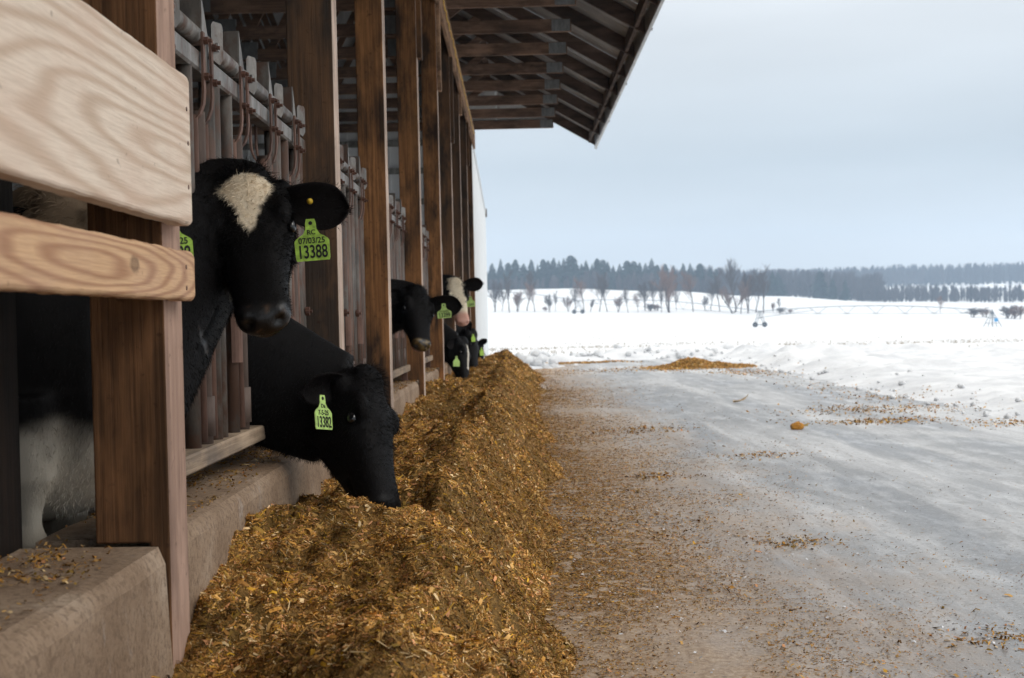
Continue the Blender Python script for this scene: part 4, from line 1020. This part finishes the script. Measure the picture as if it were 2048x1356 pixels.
    for ed, en, side, eL, eW, ecol, stud, *ex in ears:
        base = H((ex[0] if ex else 0.03, side * 0.088, -0.022)); X = Vector(ed).normalized(); Z = Vector(en); Z = (Z - X * Z.dot(X)).normalized(); Yv = Z.cross(X)
        vs, fs = ear_mesh(eL, eW, 0); pts = [base + X * a + Yv * b + Z * c for a, b, c in vs]
        V = np.array([tuple(p) for p in pts]) - rl
        me2 = np_mesh('ear', V, np.array(fs), MAT['coat'], np.tile([[*ecol, 1]], (len(V), 1)), smooth=True)
        o = link('ear', me2, root); sd = o.modifiers.new('thick', 'SOLIDIFY'); sd.thickness = .007; sd.offset = -1; ss = o.modifiers.new('sub', 'SUBSURF'); ss.levels = 1; ss.render_levels = 1
        if hair_n or voxel < .013:
            n2 = 900; ii = rng.integers(0, len(V), n2); rim = np.array([abs(vs[i][1]) for i in ii]); P = V[ii] + rng.normal(0, .004, (n2, 3))
            dr = np.array([tuple((X * .7 + Yv * math.copysign(.7, vs[i][1]) * (1 if abs(vs[i][1]) > eW * .4 else .2)).normalized()) for i in ii]) + rng.normal(0, .25, (n2, 3))
            Vh, Th, Ch = blades(P, np.tile(np.array(Z)[None], (n2, 1)) * .6, dr, rng.uniform(.006, .017, n2), np.full(n2, .0005), np.tile([ecol], (n2, 1)) * rng.uniform(.7, 1.6, (n2, 1)))
            h = link('ear_hair', np_mesh('ear_hair', Vh, Th, MAT['hair'], Ch), o); h['kind'] = 'stuff'
        if stud:
            c = base + X * eL * stud[0] + Yv * eW * stud[1]; mb = MB(); mb.ellipsoid(c + Z * .004, (.008, .008, .010), 10, (X, Yv, Z)); mb.build('tag_stud', MAT['tag_stud'], root, smooth=True)
    for tp, tr_, td, W_, H_, lines, mt in tags:
        tp = Vector(tp); tr_ = Vector(tr_).normalized(); td = Vector(td); td = (td - tr_ * td.dot(tr_)).normalized(); tn = td.cross(tr_) * -1
        tn = tr_.cross(-td)
        w = W_ / 2
        half = [(.010, 0.0), (.0125, .010), (.013, .024), (.020, .036), (.032, .043), (w - .003, .048), (w, .053), (w * .985, H_ - .006), (w * .93, H_)]
        half = [(a, b) for a, b in half]
        ol = [(a, -b) for a, b in half] + [(-a, -b) for a, b in half[::-1]]
        k = len(ol); th = .0012; mb = MB()
        mb.add([(a, b, th) for a, b in ol] + [(a, b, -th) for a, b in ol], [tuple(range(k))[::-1], tuple(range(k, 2 * k))] + [(i, (i + 1) % k, k + (i + 1) % k, k + i) for i in range(k)])
        mb.f = [f[::-1] for f in mb.f]
        o = link('ear_tag', mb.mesh('ear_tag', MAT[mt]), root)
        mw = Matrix((tr_, -td, tn)).transposed().to_4x4(); mw.translation = tp - root.location; o.matrix_local = mw
        for txt, sz, yy, sx in lines:
            link('lettering', text_mesh(txt, sz, MAT['ink'], sx, sz * .018), o, (0, yy, th + .0005))
        hole = MB().tube([(0, -.010, -.002), (0, -.010, .0025)], .0048, 10).mesh('tag_pin', MAT['ink']); link('tag_pin', hole, o)
    return root

BLK = np.array([.0040, .0034, .0036]); WHT = np.array([.66, .60, .50])
def mixc(m, a, b): return a[None] * (1 - m)[:, None] + b[None] * m[:, None]
def base_coat(loc, co, inhead):
    n1 = fbm(co[:, 0] * 14, co[:, 1] * 14, co[:, 2] * 14, oct=2); c = BLK[None] * (1 + .25 * n1)[:, None]
    wet = sstep(.385, .41, loc[:, 0]) * inhead * (loc[:, 2] < .0) * .9
    return c, wet
def white_legs(c, co, zt, cx=-1.06):
    m = sstep(zt, zt - .08, co[:, 2] + .05 * fbm(co[:, 0] * 7, co[:, 1] * 7, co[:, 2] * 7, oct=3)) * (co[:, 0] < -.86)
    return c * (1 - m)[:, None] + (WHT * .8)[None] * m[:, None]
def coat_heart(loc, co, inhead):
    c, wet = base_coat(loc, co, inhead); jag = .005 * fbm(loc[:, 0] * 60, loc[:, 1] * 60, loc[:, 2] * 0, oct=2)
    x, y = loc[:, 0] + jag * .6, np.abs(loc[:, 1] - .004) + jag
    hw = np.interp(x, [.010, .020, .032, .07, .11, .15, .195], [0, .050, .066, .052, .034, .018, 0])
    m = sstep(.006, -.004, y - hw) * inhead * (x > .010) * (x < .19) * (loc[:, 2] > -.03)
    c = c * (1 - m)[:, None] + np.array([.80, .68, .51])[None] * m[:, None]
    ch = sstep(.012, -.012, np.sqrt(((loc[:, 0] - .25) / 1.2) ** 2 + ((loc[:, 1] + .01) / 1.0) ** 2 + ((loc[:, 2] + .150) / .9) ** 2) - .062 + jag) * inhead
    c = c * (1 - ch)[:, None] + np.array([.46, .36, .20])[None] * ch[:, None]
    dirt = wet * sstep(.35, .8, fbm(loc[:, 0] * 70, loc[:, 1] * 70, loc[:, 2] * 70, oct=2)); c = c + dirt[:, None] * np.array([.06, .030, .012])[None]
    return white_legs(c, co, .70), wet
def coat_black(loc, co, inhead):
    c, wet = base_coat(loc, co, inhead); return c, wet * .35
def coat_mouth(loc, co, inhead):
    c, wet = base_coat(loc, co, inhead)
    d = wet * sstep(-.3, .4, fbm(loc[:, 0] * 50, loc[:, 1] * 50, loc[:, 2] * 50, oct=2)) * (loc[:, 2] > -.085); c = c + d[:, None] * np.array([.16, .10, .03])[None]
    lip = inhead * (loc[:, 0] > .375) * (loc[:, 2] < -.092) * (loc[:, 2] > -.125); c = c * (1 - lip)[:, None] + lip[:, None] * np.array([.42, .19, .15])[None]
    return c, wet
def coat_whiteface(loc, co, inhead):
    c, wet = base_coat(loc, co, inhead); jag = .02 * fbm(loc[:, 0] * 30, loc[:, 1] * 30, loc[:, 2] * 30, oct=2)
    m = np.maximum(sstep(.075, .06, np.abs(loc[:, 1]) + jag - .02 * sstep(.2, .3, loc[:, 0])), sstep(.2, .26, loc[:, 0])) * inhead
    c = c * (1 - m)[:, None] + np.array([.72, .64, .50])[None] * m[:, None]
    nose = sstep(.30, .36, loc[:, 0]) * inhead; c = c * (1 - nose)[:, None] + np.array([.60, .34, .27])[None] * nose[:, None]
    th = (~inhead) & (co[:, 0] > -.9); c = np.where((th & (co[:, 2] < 1.02))[:, None], np.array([.62, .54, .42])[None], c)
    return c, wet
def coat_stripe(loc, co, inhead):
    c, wet = base_coat(loc, co, inhead); jag = .01 * fbm(loc[:, 0] * 30, loc[:, 1] * 30, oct=2)
    m = sstep(.022, .012, np.abs(loc[:, 1]) + jag) * inhead * (loc[:, 0] > .05) * (loc[:, 0] < .30) * (loc[:, 2] > -.06)
    m = np.maximum(m, sstep(.425, .435, loc[:, 0]) * inhead)
    return c * (1 - m)[:, None] + (WHT * 1.1)[None] * m[:, None], wet * .4
def coat_tan(loc, co, inhead):
    c, wet = base_coat(loc, co, inhead); m = np.ones(len(co)) * (inhead | (co[:, 2] > 1.0)); c = c * (1 - m)[:, None] + np.array([.26, .185, .12])[None] * m[:, None]
    return c, wet
EB = (.006, .0045, .0045)
c1p, c1m = px(489, 370, 3.40), px(521, 622, 3.11)
t1 = px(620, 438, 3.235)
make_cow('cow', 'black cow with a white heart on its forehead and green tag 13388', c1p, c1m, (-0.02, -0.72, 0.68), 2.98, coat_heart, 0.0085, 34000, neck_h=0.27, neck_z=0.72, chest_x=-.87,
    ears=(((1, -.10, -.13), (-.1, -1, .15), 1, .160, .066, EB, (.42, .10), .06), ((-1, -.05, -.35), (.2, -1, .2), -1, .15, .06, EB, None)),
    tags=((t1, (1, .05, .06), (.05, 0, -1), .083, .100, [('13388', .044, -.093, .66), ('07/03/25', .0195, -.058, .92), ('RC', .016, -.037, 1)], 'tag'),
          (px(341, 434, 2.86), (.9, .3, .05), (.1, 0, -1), .083, .10, [('13388', .044, -.093, .66), ('07/03/25', .0195, -.058, .92)], 'tag')))
c2p, c2m = px(728, 764, 4.06), px(806, 1010, 3.83)
make_cow('cow', 'all black cow with tag 13382 lowering its head to eat the silage', c2p, c2m, (.86, -.42, .2), 4.06, coat_black, 0.0085, 26000, chest_x=-1.02, deep=1.16,
    ears=(((-.62, -.72, -.15), (.5, -.55, -.3), -1, .135, .055, EB, None), ((-.15, .95, .15), (.8, .2, .4), 1, .14, .055, EB, None)),
    tags=((px(644, 790, 3.89), (.50, .86, -.12), (.16, 0, -1), .079, .100, [('13382', .044, -.093, .62), ('7-5-25', .020, -.058, .9), ('Da', .016, -.037, 1)], 'tag_pale'),))
c3p, c3m = px(833, 585, 8.36), px(852, 684, 8.06)
make_cow('cow', 'black cow with tag 13399 chewing with pink lips beside the fourth post', c3p, c3m, (.52, -.78, .35), 8.22, coat_mouth, 0.0105, 14000,
    ears=(((.97, -.1, -.06), (-.1, -1, .1), 1, .20, .072, EB, None, .06), ((-.8, -.3, -.1), (.2, -1, .2), -1, .15, .06, EB, None)),
    tags=((px(887, 607, 8.12), (1, .08, .06), (.02, 0, -1), .086, .088, [('13399', .038, -.082, .74), ('07/03/25', .016, -.052, 1.0)], 'tag_pale'),))
c4p, c4m = px(908, 566, 13.45), px(928, 642, 13.2)
make_cow('cow', 'white faced cow with pink nose and black ears looking out', c4p, c4m, (.15, -.88, .4), 13.2, coat_whiteface, 0.013, 9000, hair_len=.03,
    ears=(((1, -.1, .12), (-.1, -1, .1), 1, .19, .075, EB, None), ((-1, .1, -.05), (.2, -1, .2), -1, .17, .06, EB, None)),
    tags=((px(941, 593, 13.2), (1, .05, .04), (0, 0, -1), .080, .10, [('13302', .030, -.088, .8)], 'tag_pale'),))
c5p, c5m = px(926, 684, 13.75), px(943, 764, 13.5)
make_cow('cow', 'black cow with a white blaze eating below the white faced cow', c5p, c5m, (.96, -.2, .2), 14.0, coat_stripe, 0.014, 0,
    ears=(((-.6, -.7, -.3), (.5, -.6, -.2), -1, .15, .06, EB, None), ((-.1, .95, .15), (.8, .2, .4), 1, .15, .06, EB, None)),
    tags=((px(913, 712, 13.5), (.8, .5, -.05), (.05, 0, -1), .075, .105, [], 'tag_pale'),))
c6p, c6m = px(944, 668, 16.1), px(962, 750, 15.8)
make_cow('cow', 'black cow with pricked ear eating just beyond the blazed cow', c6p, c6m, (.95, -.1, .2), 16.0, coat_black, 0.016, 0,
    ears=(((.15, -.6, .75), (.5, -.8, -.1), -1, .16, .055, EB, None), ((-.1, .95, .15), (.8, .2, .4), 1, .15, .06, EB, None)),
    tags=((px(946, 668, 15.85), (.7, .6, 0), (.1, 0, -1), .06, .09, [], 'tag'),))
c7p, c7m = px(961, 690, 18.6), px(974, 742, 18.4)
make_cow('cow', 'farthest black cow with its nose at the end of the silage heap', c7p, c7m, (.97, -.1, .2), 18.5, coat_stripe, 0.016, 0,
    ears=(((.75, -.55, .35), (.5, -.8, -.1), -1, .15, .055, EB, None), ((-.1, .95, .15), (.8, .2, .4), 1, .15, .06, EB, None)),
    tags=((px(963, 695, 18.4), (.7, .6, 0), (.05, 0, -1), .07, .11, [], 'tag'),))
make_cow('cow', 'tan haired cow standing in the dark behind the two nailed planks', (-1.44, 4.25, 1.28), (-1.30, 3.95, .98), (.1, -.7, .6), 4.85, coat_tan, 0.013, 9000, chest_x=-1.85, hair_len=.03,
    ears=(((1, -.1, -.1), (-.1, -1, .1), 1, .16, .06, EB, None), ((-1, -.1, -.1), (.2, -1, .2), -1, .16, .06, EB, None)))

# ------------------------------------------------------------------ far things
def ordinal(n):
    o = ['zeroth', 'first', 'second', 'third', 'fourth', 'fifth', 'sixth', 'seventh', 'eighth', 'ninth', 'tenth', 'eleventh', 'twelfth', 'thirteenth', 'fourteenth', 'fifteenth', 'sixteenth', 'seventeenth', 'eighteenth', 'nineteenth']
    if n < 20: return o[n]
    t = {2: 'twenty', 3: 'thirty', 4: 'forty', 5: 'fifty', 6: 'sixty'}[n // 10]
    return (t[:-1] + 'ieth') if n % 10 == 0 else t + '-' + o[n % 10]
def bare_tree(seed, H, spread=0.5, multi=1, red=False, twigs=5):
    """trunk and crown meshes of a leafless tree"""
    r = random.Random(seed); tr, cr = MB(), MB()
    def grow(p, dv, ln, rad_, lev):
        steps = 6 if lev == 0 else 3; pts = [p]
        for k in range(steps):
            dv = (dv + Vector((r.gauss(0, .13), r.gauss(0, .13), r.gauss(.03, .07)))).normalized(); p = p + dv * (ln / steps); pts.append(p)
        (tr if lev == 0 else cr).tube(pts, [rad_ * (1 - .45 * k / steps) for k in range(steps + 1)], 5 if lev == 0 else 3, cap=False)
        if lev >= 4: return
        nk = (11 if lev == 0 else twigs)
        for k in range(nk):
            t = (0.30 + .70 * (k + 1) / nk) if lev == 0 else (0.25 + .75 * (k + 1) / nk); q_ = pts[min(steps, max(1, int(round(t * steps))))] * .5 + pts[max(0, min(steps, int(t * steps)))] * .5
            a = r.uniform(0, 6.283); side = Vector((math.cos(a), math.sin(a), 0)); nd = (dv * (1 - spread * .55) + side * spread + Vector((0, 0, .18))).normalized()
            grow(q_, nd, ln * (r.uniform(.26, .44) * (1.15 - .45 * t) if lev == 0 else r.uniform(.45, .7)), max(rad_ * .45, .012), lev + 1)
    for k in range(multi):
        a = r.uniform(0, 6.283); dv = Vector((.22 * math.cos(a) * (multi > 1), .22 * math.sin(a) * (multi > 1), 1)).normalized()
        grow(Vector((r.gauss(0, .15) * (multi > 1), r.gauss(0, .15) * (multi > 1), -.2)), dv, H * (.82 if multi == 1 else .66), H * .013 + .02, 0)
    m_ = MAT['bark_red'] if red else MAT['bark']
    return tr.mesh('trunk', MAT['bark']), cr.mesh('crown', m_)
def conifer(seed, H, tp=.8):
    r = random.Random(seed); tr, cr = MB(), MB(); tr.tube([(0, 0, -1), (0, 0, H * .95)], [H * .016, .03], 6, cap=False)
    n = 190
    for k in range(n):
        t = (k / n) ** .9; z = H * (.06 + .93 * t); Lb = (H * .20) * (1 - t) ** tp * r.uniform(.5, 1.2) + .12
        a = k * 2.4 + r.uniform(-.4, .4); dx, dy = math.cos(a), math.sin(a); w = Lb * r.uniform(.28, .45); dr = Lb * r.uniform(.18, .45)
        p0 = Vector((0, 0, z)); p1 = Vector((dx * Lb * .6, dy * Lb * .6, z - dr * .35)); p2 = Vector((dx * Lb, dy * Lb, z - dr)); s = Vector((-dy, dx, 0)) * w
        b = len(cr.v)
        cr.add([p0, p1 + s - Vector((0, 0, .25 * w)), p2, p1 - s - Vector((0, 0, .25 * w)), p1 + Vector((0, 0, .12 * Lb)), p1 - Vector((0, 0, .5 * w + .1)), p2 + s * .5 - Vector((0, 0, w * .5))], [(0, 1, 4), (1, 2, 4), (2, 3, 4), (3, 0, 4), (0, 5, 2), (1, 6, 2)])
    return tr.mesh('trunk', MAT['bark']), cr.mesh('crown', MAT['conifer'])
def plant(name, meshes, x, y, s, rz_, label, cat, group):
    z = float(terrain(np.array([x]), np.array([y]))[0])
    o = empty(name, (x, y, z), label, cat, group); o.rotation_euler.z = rz_; o.scale = (s, s, s)
    for nm, me in zip(('trunk', 'crown'), meshes): link(nm, me, o)
    return o
# conifers behind the crest of the snowy hill: position across the frame and height of the tip
CM = [conifer(1, 12, .8), conifer(2, 12, .55), conifer(3, 12, 1.0), conifer(4, 12, .65), conifer(5, 12, .45)]
tips = [(984, 518), (1001, 516), (1016, 518), (1030, 517), (1047, 520), (1062, 514), (1075, 522), (1086, 512), (1096, 516), (1107, 514), (1118, 518), (1127, 512), (1141, 513), (1152, 520), (1163, 524), (1172, 517), (1184, 519), (1194, 518), (1205, 520), (1215, 517), (1226, 530), (1239, 527), (1254, 520), (1267, 515), (1279, 521), (1291, 519), (1303, 516), (1314, 522), (1330, 528), (1347, 525), (1366, 527), (1380, 527), (1400, 529), (1420, 536), (1432, 540), (1545, 537), (1556, 545), (1640, 543), (1665, 549), (1690, 560)]
for i, (a, b) in enumerate(tips):
    D = 590 + random.uniform(0, 40); p = px(a, b + random.uniform(-4, 7), D); z0 = float(terrain(np.array([p.x]), np.array([D]))[0]); s = max(.45, (p.z - z0) / 12)
    o = plant('conifer_tree', CM[(i * 7) % 5], p.x, D, s, random.uniform(0, 6), 'dark conifer, ' + ordinal(i + 1) + ' from the left in the hazy row behind the snowy hill', 'conifer', 'conifers behind the snowy hill')
    w_ = random.uniform(1.25, 2.5); o.scale = (s * w_, s * 1.5, s)
# dense fill of the same plantation further back
# bare trees along the field edge
TM = [bare_tree(11, 8, .38), bare_tree(12, 8, .34, 2), bare_tree(13, 8, .46, 1, True), bare_tree(14, 8, .32), bare_tree(15, 8, .42, 3, True), bare_tree(16, 8, .30)]
row = [(987, 548), (1003, 575), (1017, 546), (1033, 572), (1052, 543), (1068, 560), (1098, 580), (1110, 584), (1135, 585), (1150, 575), (1167, 553), (1197, 545), (1213, 550), (1235, 584), (1255, 576), (1275, 585), (1290, 552), (1308, 556), (1322, 575), (1337, 510), (1352, 580), (1385, 538), (1408, 585), (1438, 545), (1465, 560), (1493, 528), (1510, 540), (1525, 536), (1470, 519), (1560, 596), (1545, 600), (1880, 590), (1100, 598), (1180, 592), (1420, 560), (1480, 548)]
row.sort()
for i, (a, b) in enumerate(row):
    D = 420 + random.uniform(-8, 12); p = px(a, b, D); z0 = float(terrain(np.array([p.x]), np.array([D]))[0]); s = max(.2, (p.z - z0) / 8.6)
    plant('bare_tree', TM[(i * 5 + 1) % 6], p.x, D, s, random.uniform(0, 6), 'leafless tree, ' + ordinal(i + 1) + ' from the left along the far edge of the snowy field', 'bare tree', 'bare trees along the field edge')
# shrubs
SM = [bare_tree(31, 2.2, .75, 4, True, 3), bare_tree(32, 2.2, .8, 5, False, 3)]
shr = [(1560, 612, 412), (1580, 617, 415), (1945, 612, 400), (1968, 612, 402), (2015, 607, 395), (2035, 606, 392), (1300, 604, 425), (1312, 606, 426), (1090, 612, 428)]
for i, (a, b, D) in enumerate(sorted(shr)):
    p = px(a, b, D); z0 = float(terrain(np.array([p.x]), np.array([float(D)]))[0]); s = max(.5, (p.z - z0) / 2.0)
    o = plant('bare_shrub', SM[i % 2], p.x, D, s, random.uniform(0, 6), 'low leafless shrub, ' + ordinal(i + 1) + ' from the left at the far side of the field', 'shrub', 'bare shrubs at the field edge')
    o.scale = (s * 1.7, s * 1.7, s)
# far woods that read as one mass: upright trunks and twig fans, with dark conifers among them
Vw, Tw = [], []; offw = 0
def wood_band(n, u0, u1, D0, D1, h0, h1, dens=14):
    global offw
    D = rng.uniform(D0, D1, n); u = rng.uniform(u0, u1, n); x = u * D; z = terrain(x, D) - .5; h = rng.uniform(h0, h1, n)
    for k in range(dens):
        t = rng.uniform(.05, .95, n) if k else np.zeros(n); a = rng.uniform(0, 6.283, n); sp = (h * .30 * np.sin(np.pi * np.clip(t * .9 + .12, 0, 1))) * (rng.uniform(.3, 1, n)) * (k > 0)
        bx_, bz_ = x + .10 * sp * np.cos(a), z + h * t * .78; tx, tz = x + sp * np.cos(a), z + h * np.clip(t + rng.uniform(.10, .30, n), 0, 1.0) if k else z + h
        wd = h * (.020 if k == 0 else .030)
        V = np.stack([np.stack([bx_ - wd, D, bz_], -1), np.stack([bx_ + wd, D + .3, bz_], -1), np.stack([tx + wd * .3, D + sp * np.sin(a), tz], -1)], 1).reshape(-1, 3)
        Vw.append(V); Tw.append(np.arange(len(V)).reshape(-1, 3) + offw); offw += len(V)
wood_band(900, .125, .40, 980, 1120, 9, 17, 26)
wood_band(500, .13, .27, 640, 760, 9, 15, 26)
wood_band(420, .25, .42, 620, 690, 4, 9, 36)
wood_band(420, -.03, .16, 660, 760, 9, 13, 24)
wood_band(130, .05, .16, 566, 590, 5, 9.5, 22)
wood_band(60, -.02, .06, 566, 590, 3, 7, 22)
wood_band(600, .16, .42, 1250, 1380, 10, 19, 22)
tag(link('far_wood', np_mesh('far_wood', np.concatenate(Vw), np.concatenate(Tw), MAT['wood_far'])), 'hazy blue leafless woods massed on the far hills', kind='stuff')
# farmhouse
p = px(1990, 586, 800); hs = empty('farmhouse', (p.x, 800, float(terrain(np.array([p.x]), np.array([800.]))[0])), 'tiny far off house with a snow covered roof among the woods', 'house')
zb = px(1990, 576, 800).z - hs.location.z
MB().box(-6, 6, -3.5, 3.5, 0, zb).build('wall', plain_mat('house_wall', (.42, .44, .47), .8), hs, loc=(0, 0, 0))
m = MB(); m.add([(-6.6, -4.2, zb), (6.6, -4.2, zb), (6.6, 4.2, zb), (-6.6, 4.2, zb), (-6.6, 0, zb + 2.4), (6.6, 0, zb + 2.4)], [(0, 1, 5, 4), (2, 3, 4, 5), (1, 2, 5), (3, 0, 4), (3, 2, 1, 0)]); m.build('roof', MAT['snow'], hs, loc=(0, 0, 0))
for x in (-4, -1.3, 1.3, 4): MB().box(x - .5, x + .5, -3.56, -3.5, zb * .45, zb * .8).build('window', MAT['dark_gap'], hs, loc=(0, 0, 0))

# centre pivot irrigator standing in the field
tw = [px(1985, 655, 327), px(1520, 655, 327), px(1157, 637, 400), px(930, 628, 480)]
for p in tw: p.z = float(terrain(np.array([p.x]), np.array([p.y]))[0])
piv = empty('irrigation_pivot', tw[0], 'long centre pivot irrigation arm spanning the snowy field on towers', 'irrigation pivot')
PH = 3.9
for k in range(3):
    A_, B_ = tw[k] + Vector((0, 0, PH)), tw[k + 1] + Vector((0, 0, PH)); n = 16; pts = [A_.lerp(B_, i / n) + Vector((0, 0, 1.25 * math.sin(math.pi * i / n))) for i in range(n + 1)]
    MB().tube(pts, .09, 6).build('pipe', MAT['steel_far'], piv)
    d_ = (B_ - A_).normalized(); low = []
    for j in range(1, 8):
        t = j / 8; c = A_.lerp(B_, t) + Vector((0, 0, 1.25 * math.sin(math.pi * t))); ap = c - Vector((0, 0, 1.9 * math.sin(math.pi * t) ** .6)); m = MB()
        for s in (-1, 1): m.tube([c + d_ * 2.1 * s, ap], .05, 4)
        m.tube([ap - d_ * .8, ap + d_ * .8], .07, 4); m.build('truss_brace', MAT['steel_far'], piv); low.append(ap)
    MB().tube([A_ - Vector((0, 0, .2))] + low + [B_ - Vector((0, 0, .2))], .035, 4).build('truss_rod', MAT['steel_far'], piv)
for k, p in enumerate(tw[1:3]):
    m = MB(); d_ = Vector((.85, .5, 0))
    for s in (-1, 1):
        for w in (-.25, .25): m.tube([p + Vector((w, 0, PH)), p + d_ * (1.5 * s) + Vector((w, 0, .6))], .08, 5)
    m.tube([p - d_ * 1.5 + Vector((0, 0, .6)), p + d_ * 1.5 + Vector((0, 0, .6))], .1, 5); m.tube([p - d_ * .75 + Vector((0, 0, 2.2)), p + d_ * .75 + Vector((0, 0, 2.2))], .06, 5)
    m.build('drive_tower', MAT['steel_far'], piv)
    if k == 0:
        m = MB(); q_ = p + Vector((-.8, 0, PH)); m.tube([p + Vector((-.2, 0, PH - 1.6)), p + Vector((13, 0, PH - .1))], .05, 4); m.build('brace_cable', MAT['steel_far'], piv)
    for s in (-1, 1):
        c = p + d_ * 1.5 * s + Vector((0, 0, .62)); m = MB(); rings = []
        m.tube([c - Vector((0, .2, 0)), c - Vector((0, .14, 0)), c + Vector((0, .14, 0)), c + Vector((0, .2, 0))], [.5, .64, .64, .5], 16); w_ = m.build('wheel', MAT['rubber'], piv)
        MB().tube([c - Vector((0, .23, 0)), c + Vector((0, .23, 0))], .26, 12).build('rim', MAT['steel_far'], w_)
p = tw[0]; m = MB()
for dx, dy in ((-1, -1), (1, -1), (1, 1), (-1, 1)): m.tube([p + Vector((dx * 1.7, dy * 1.7, -.1)), p + Vector((dx * .12, dy * .12, PH - .2))], .08, 5)
m.tube([p, p + Vector((0, 0, PH + .3))], .14, 8)
for z, r in ((.9, 1.33), (2.2, .78)):
    for a, b in (((-1, -1), (1, -1)), ((1, -1), (1, 1)), ((1, 1), (-1, 1)), ((-1, 1), (-1, -1))): m.tube([p + Vector((a[0] * r, a[1] * r, z)), p + Vector((b[0] * r, b[1] * r, z))], .05, 4)
m.build('pivot_tower', MAT['steel_far'], piv)
MB().box(p.x + .15, p.x + .95, p.y - 1.15, p.y - .75, p.z + 1.25, p.z + 2.1, .03).build('control_box', MAT['box_blue'], piv)

# ------------------------------------------------------------------ haze: one closed box of air round everything
vm = bpy.data.materials.new('haze'); vm.use_nodes = True; t = vm.node_tree; t.nodes.clear()
vo = t.nodes.new('ShaderNodeOutputMaterial'); pv = t.nodes.new('ShaderNodeVolumePrincipled')
pv.inputs['Color'].default_value = (0.60, 0.78, 1.0, 1); pv.inputs['Density'].default_value = 0.00046; pv.inputs['Anisotropy'].default_value = 0.0
t.links.new(pv.outputs[0], vo.inputs['Volume'])
hz = MB().box(-1520, 1520, -1520, 1520, -8, 95).build('haze', vm); tag(hz, 'thin winter haze over the whole landscape', kind='stuff'); hz.display_type = 'WIRE'
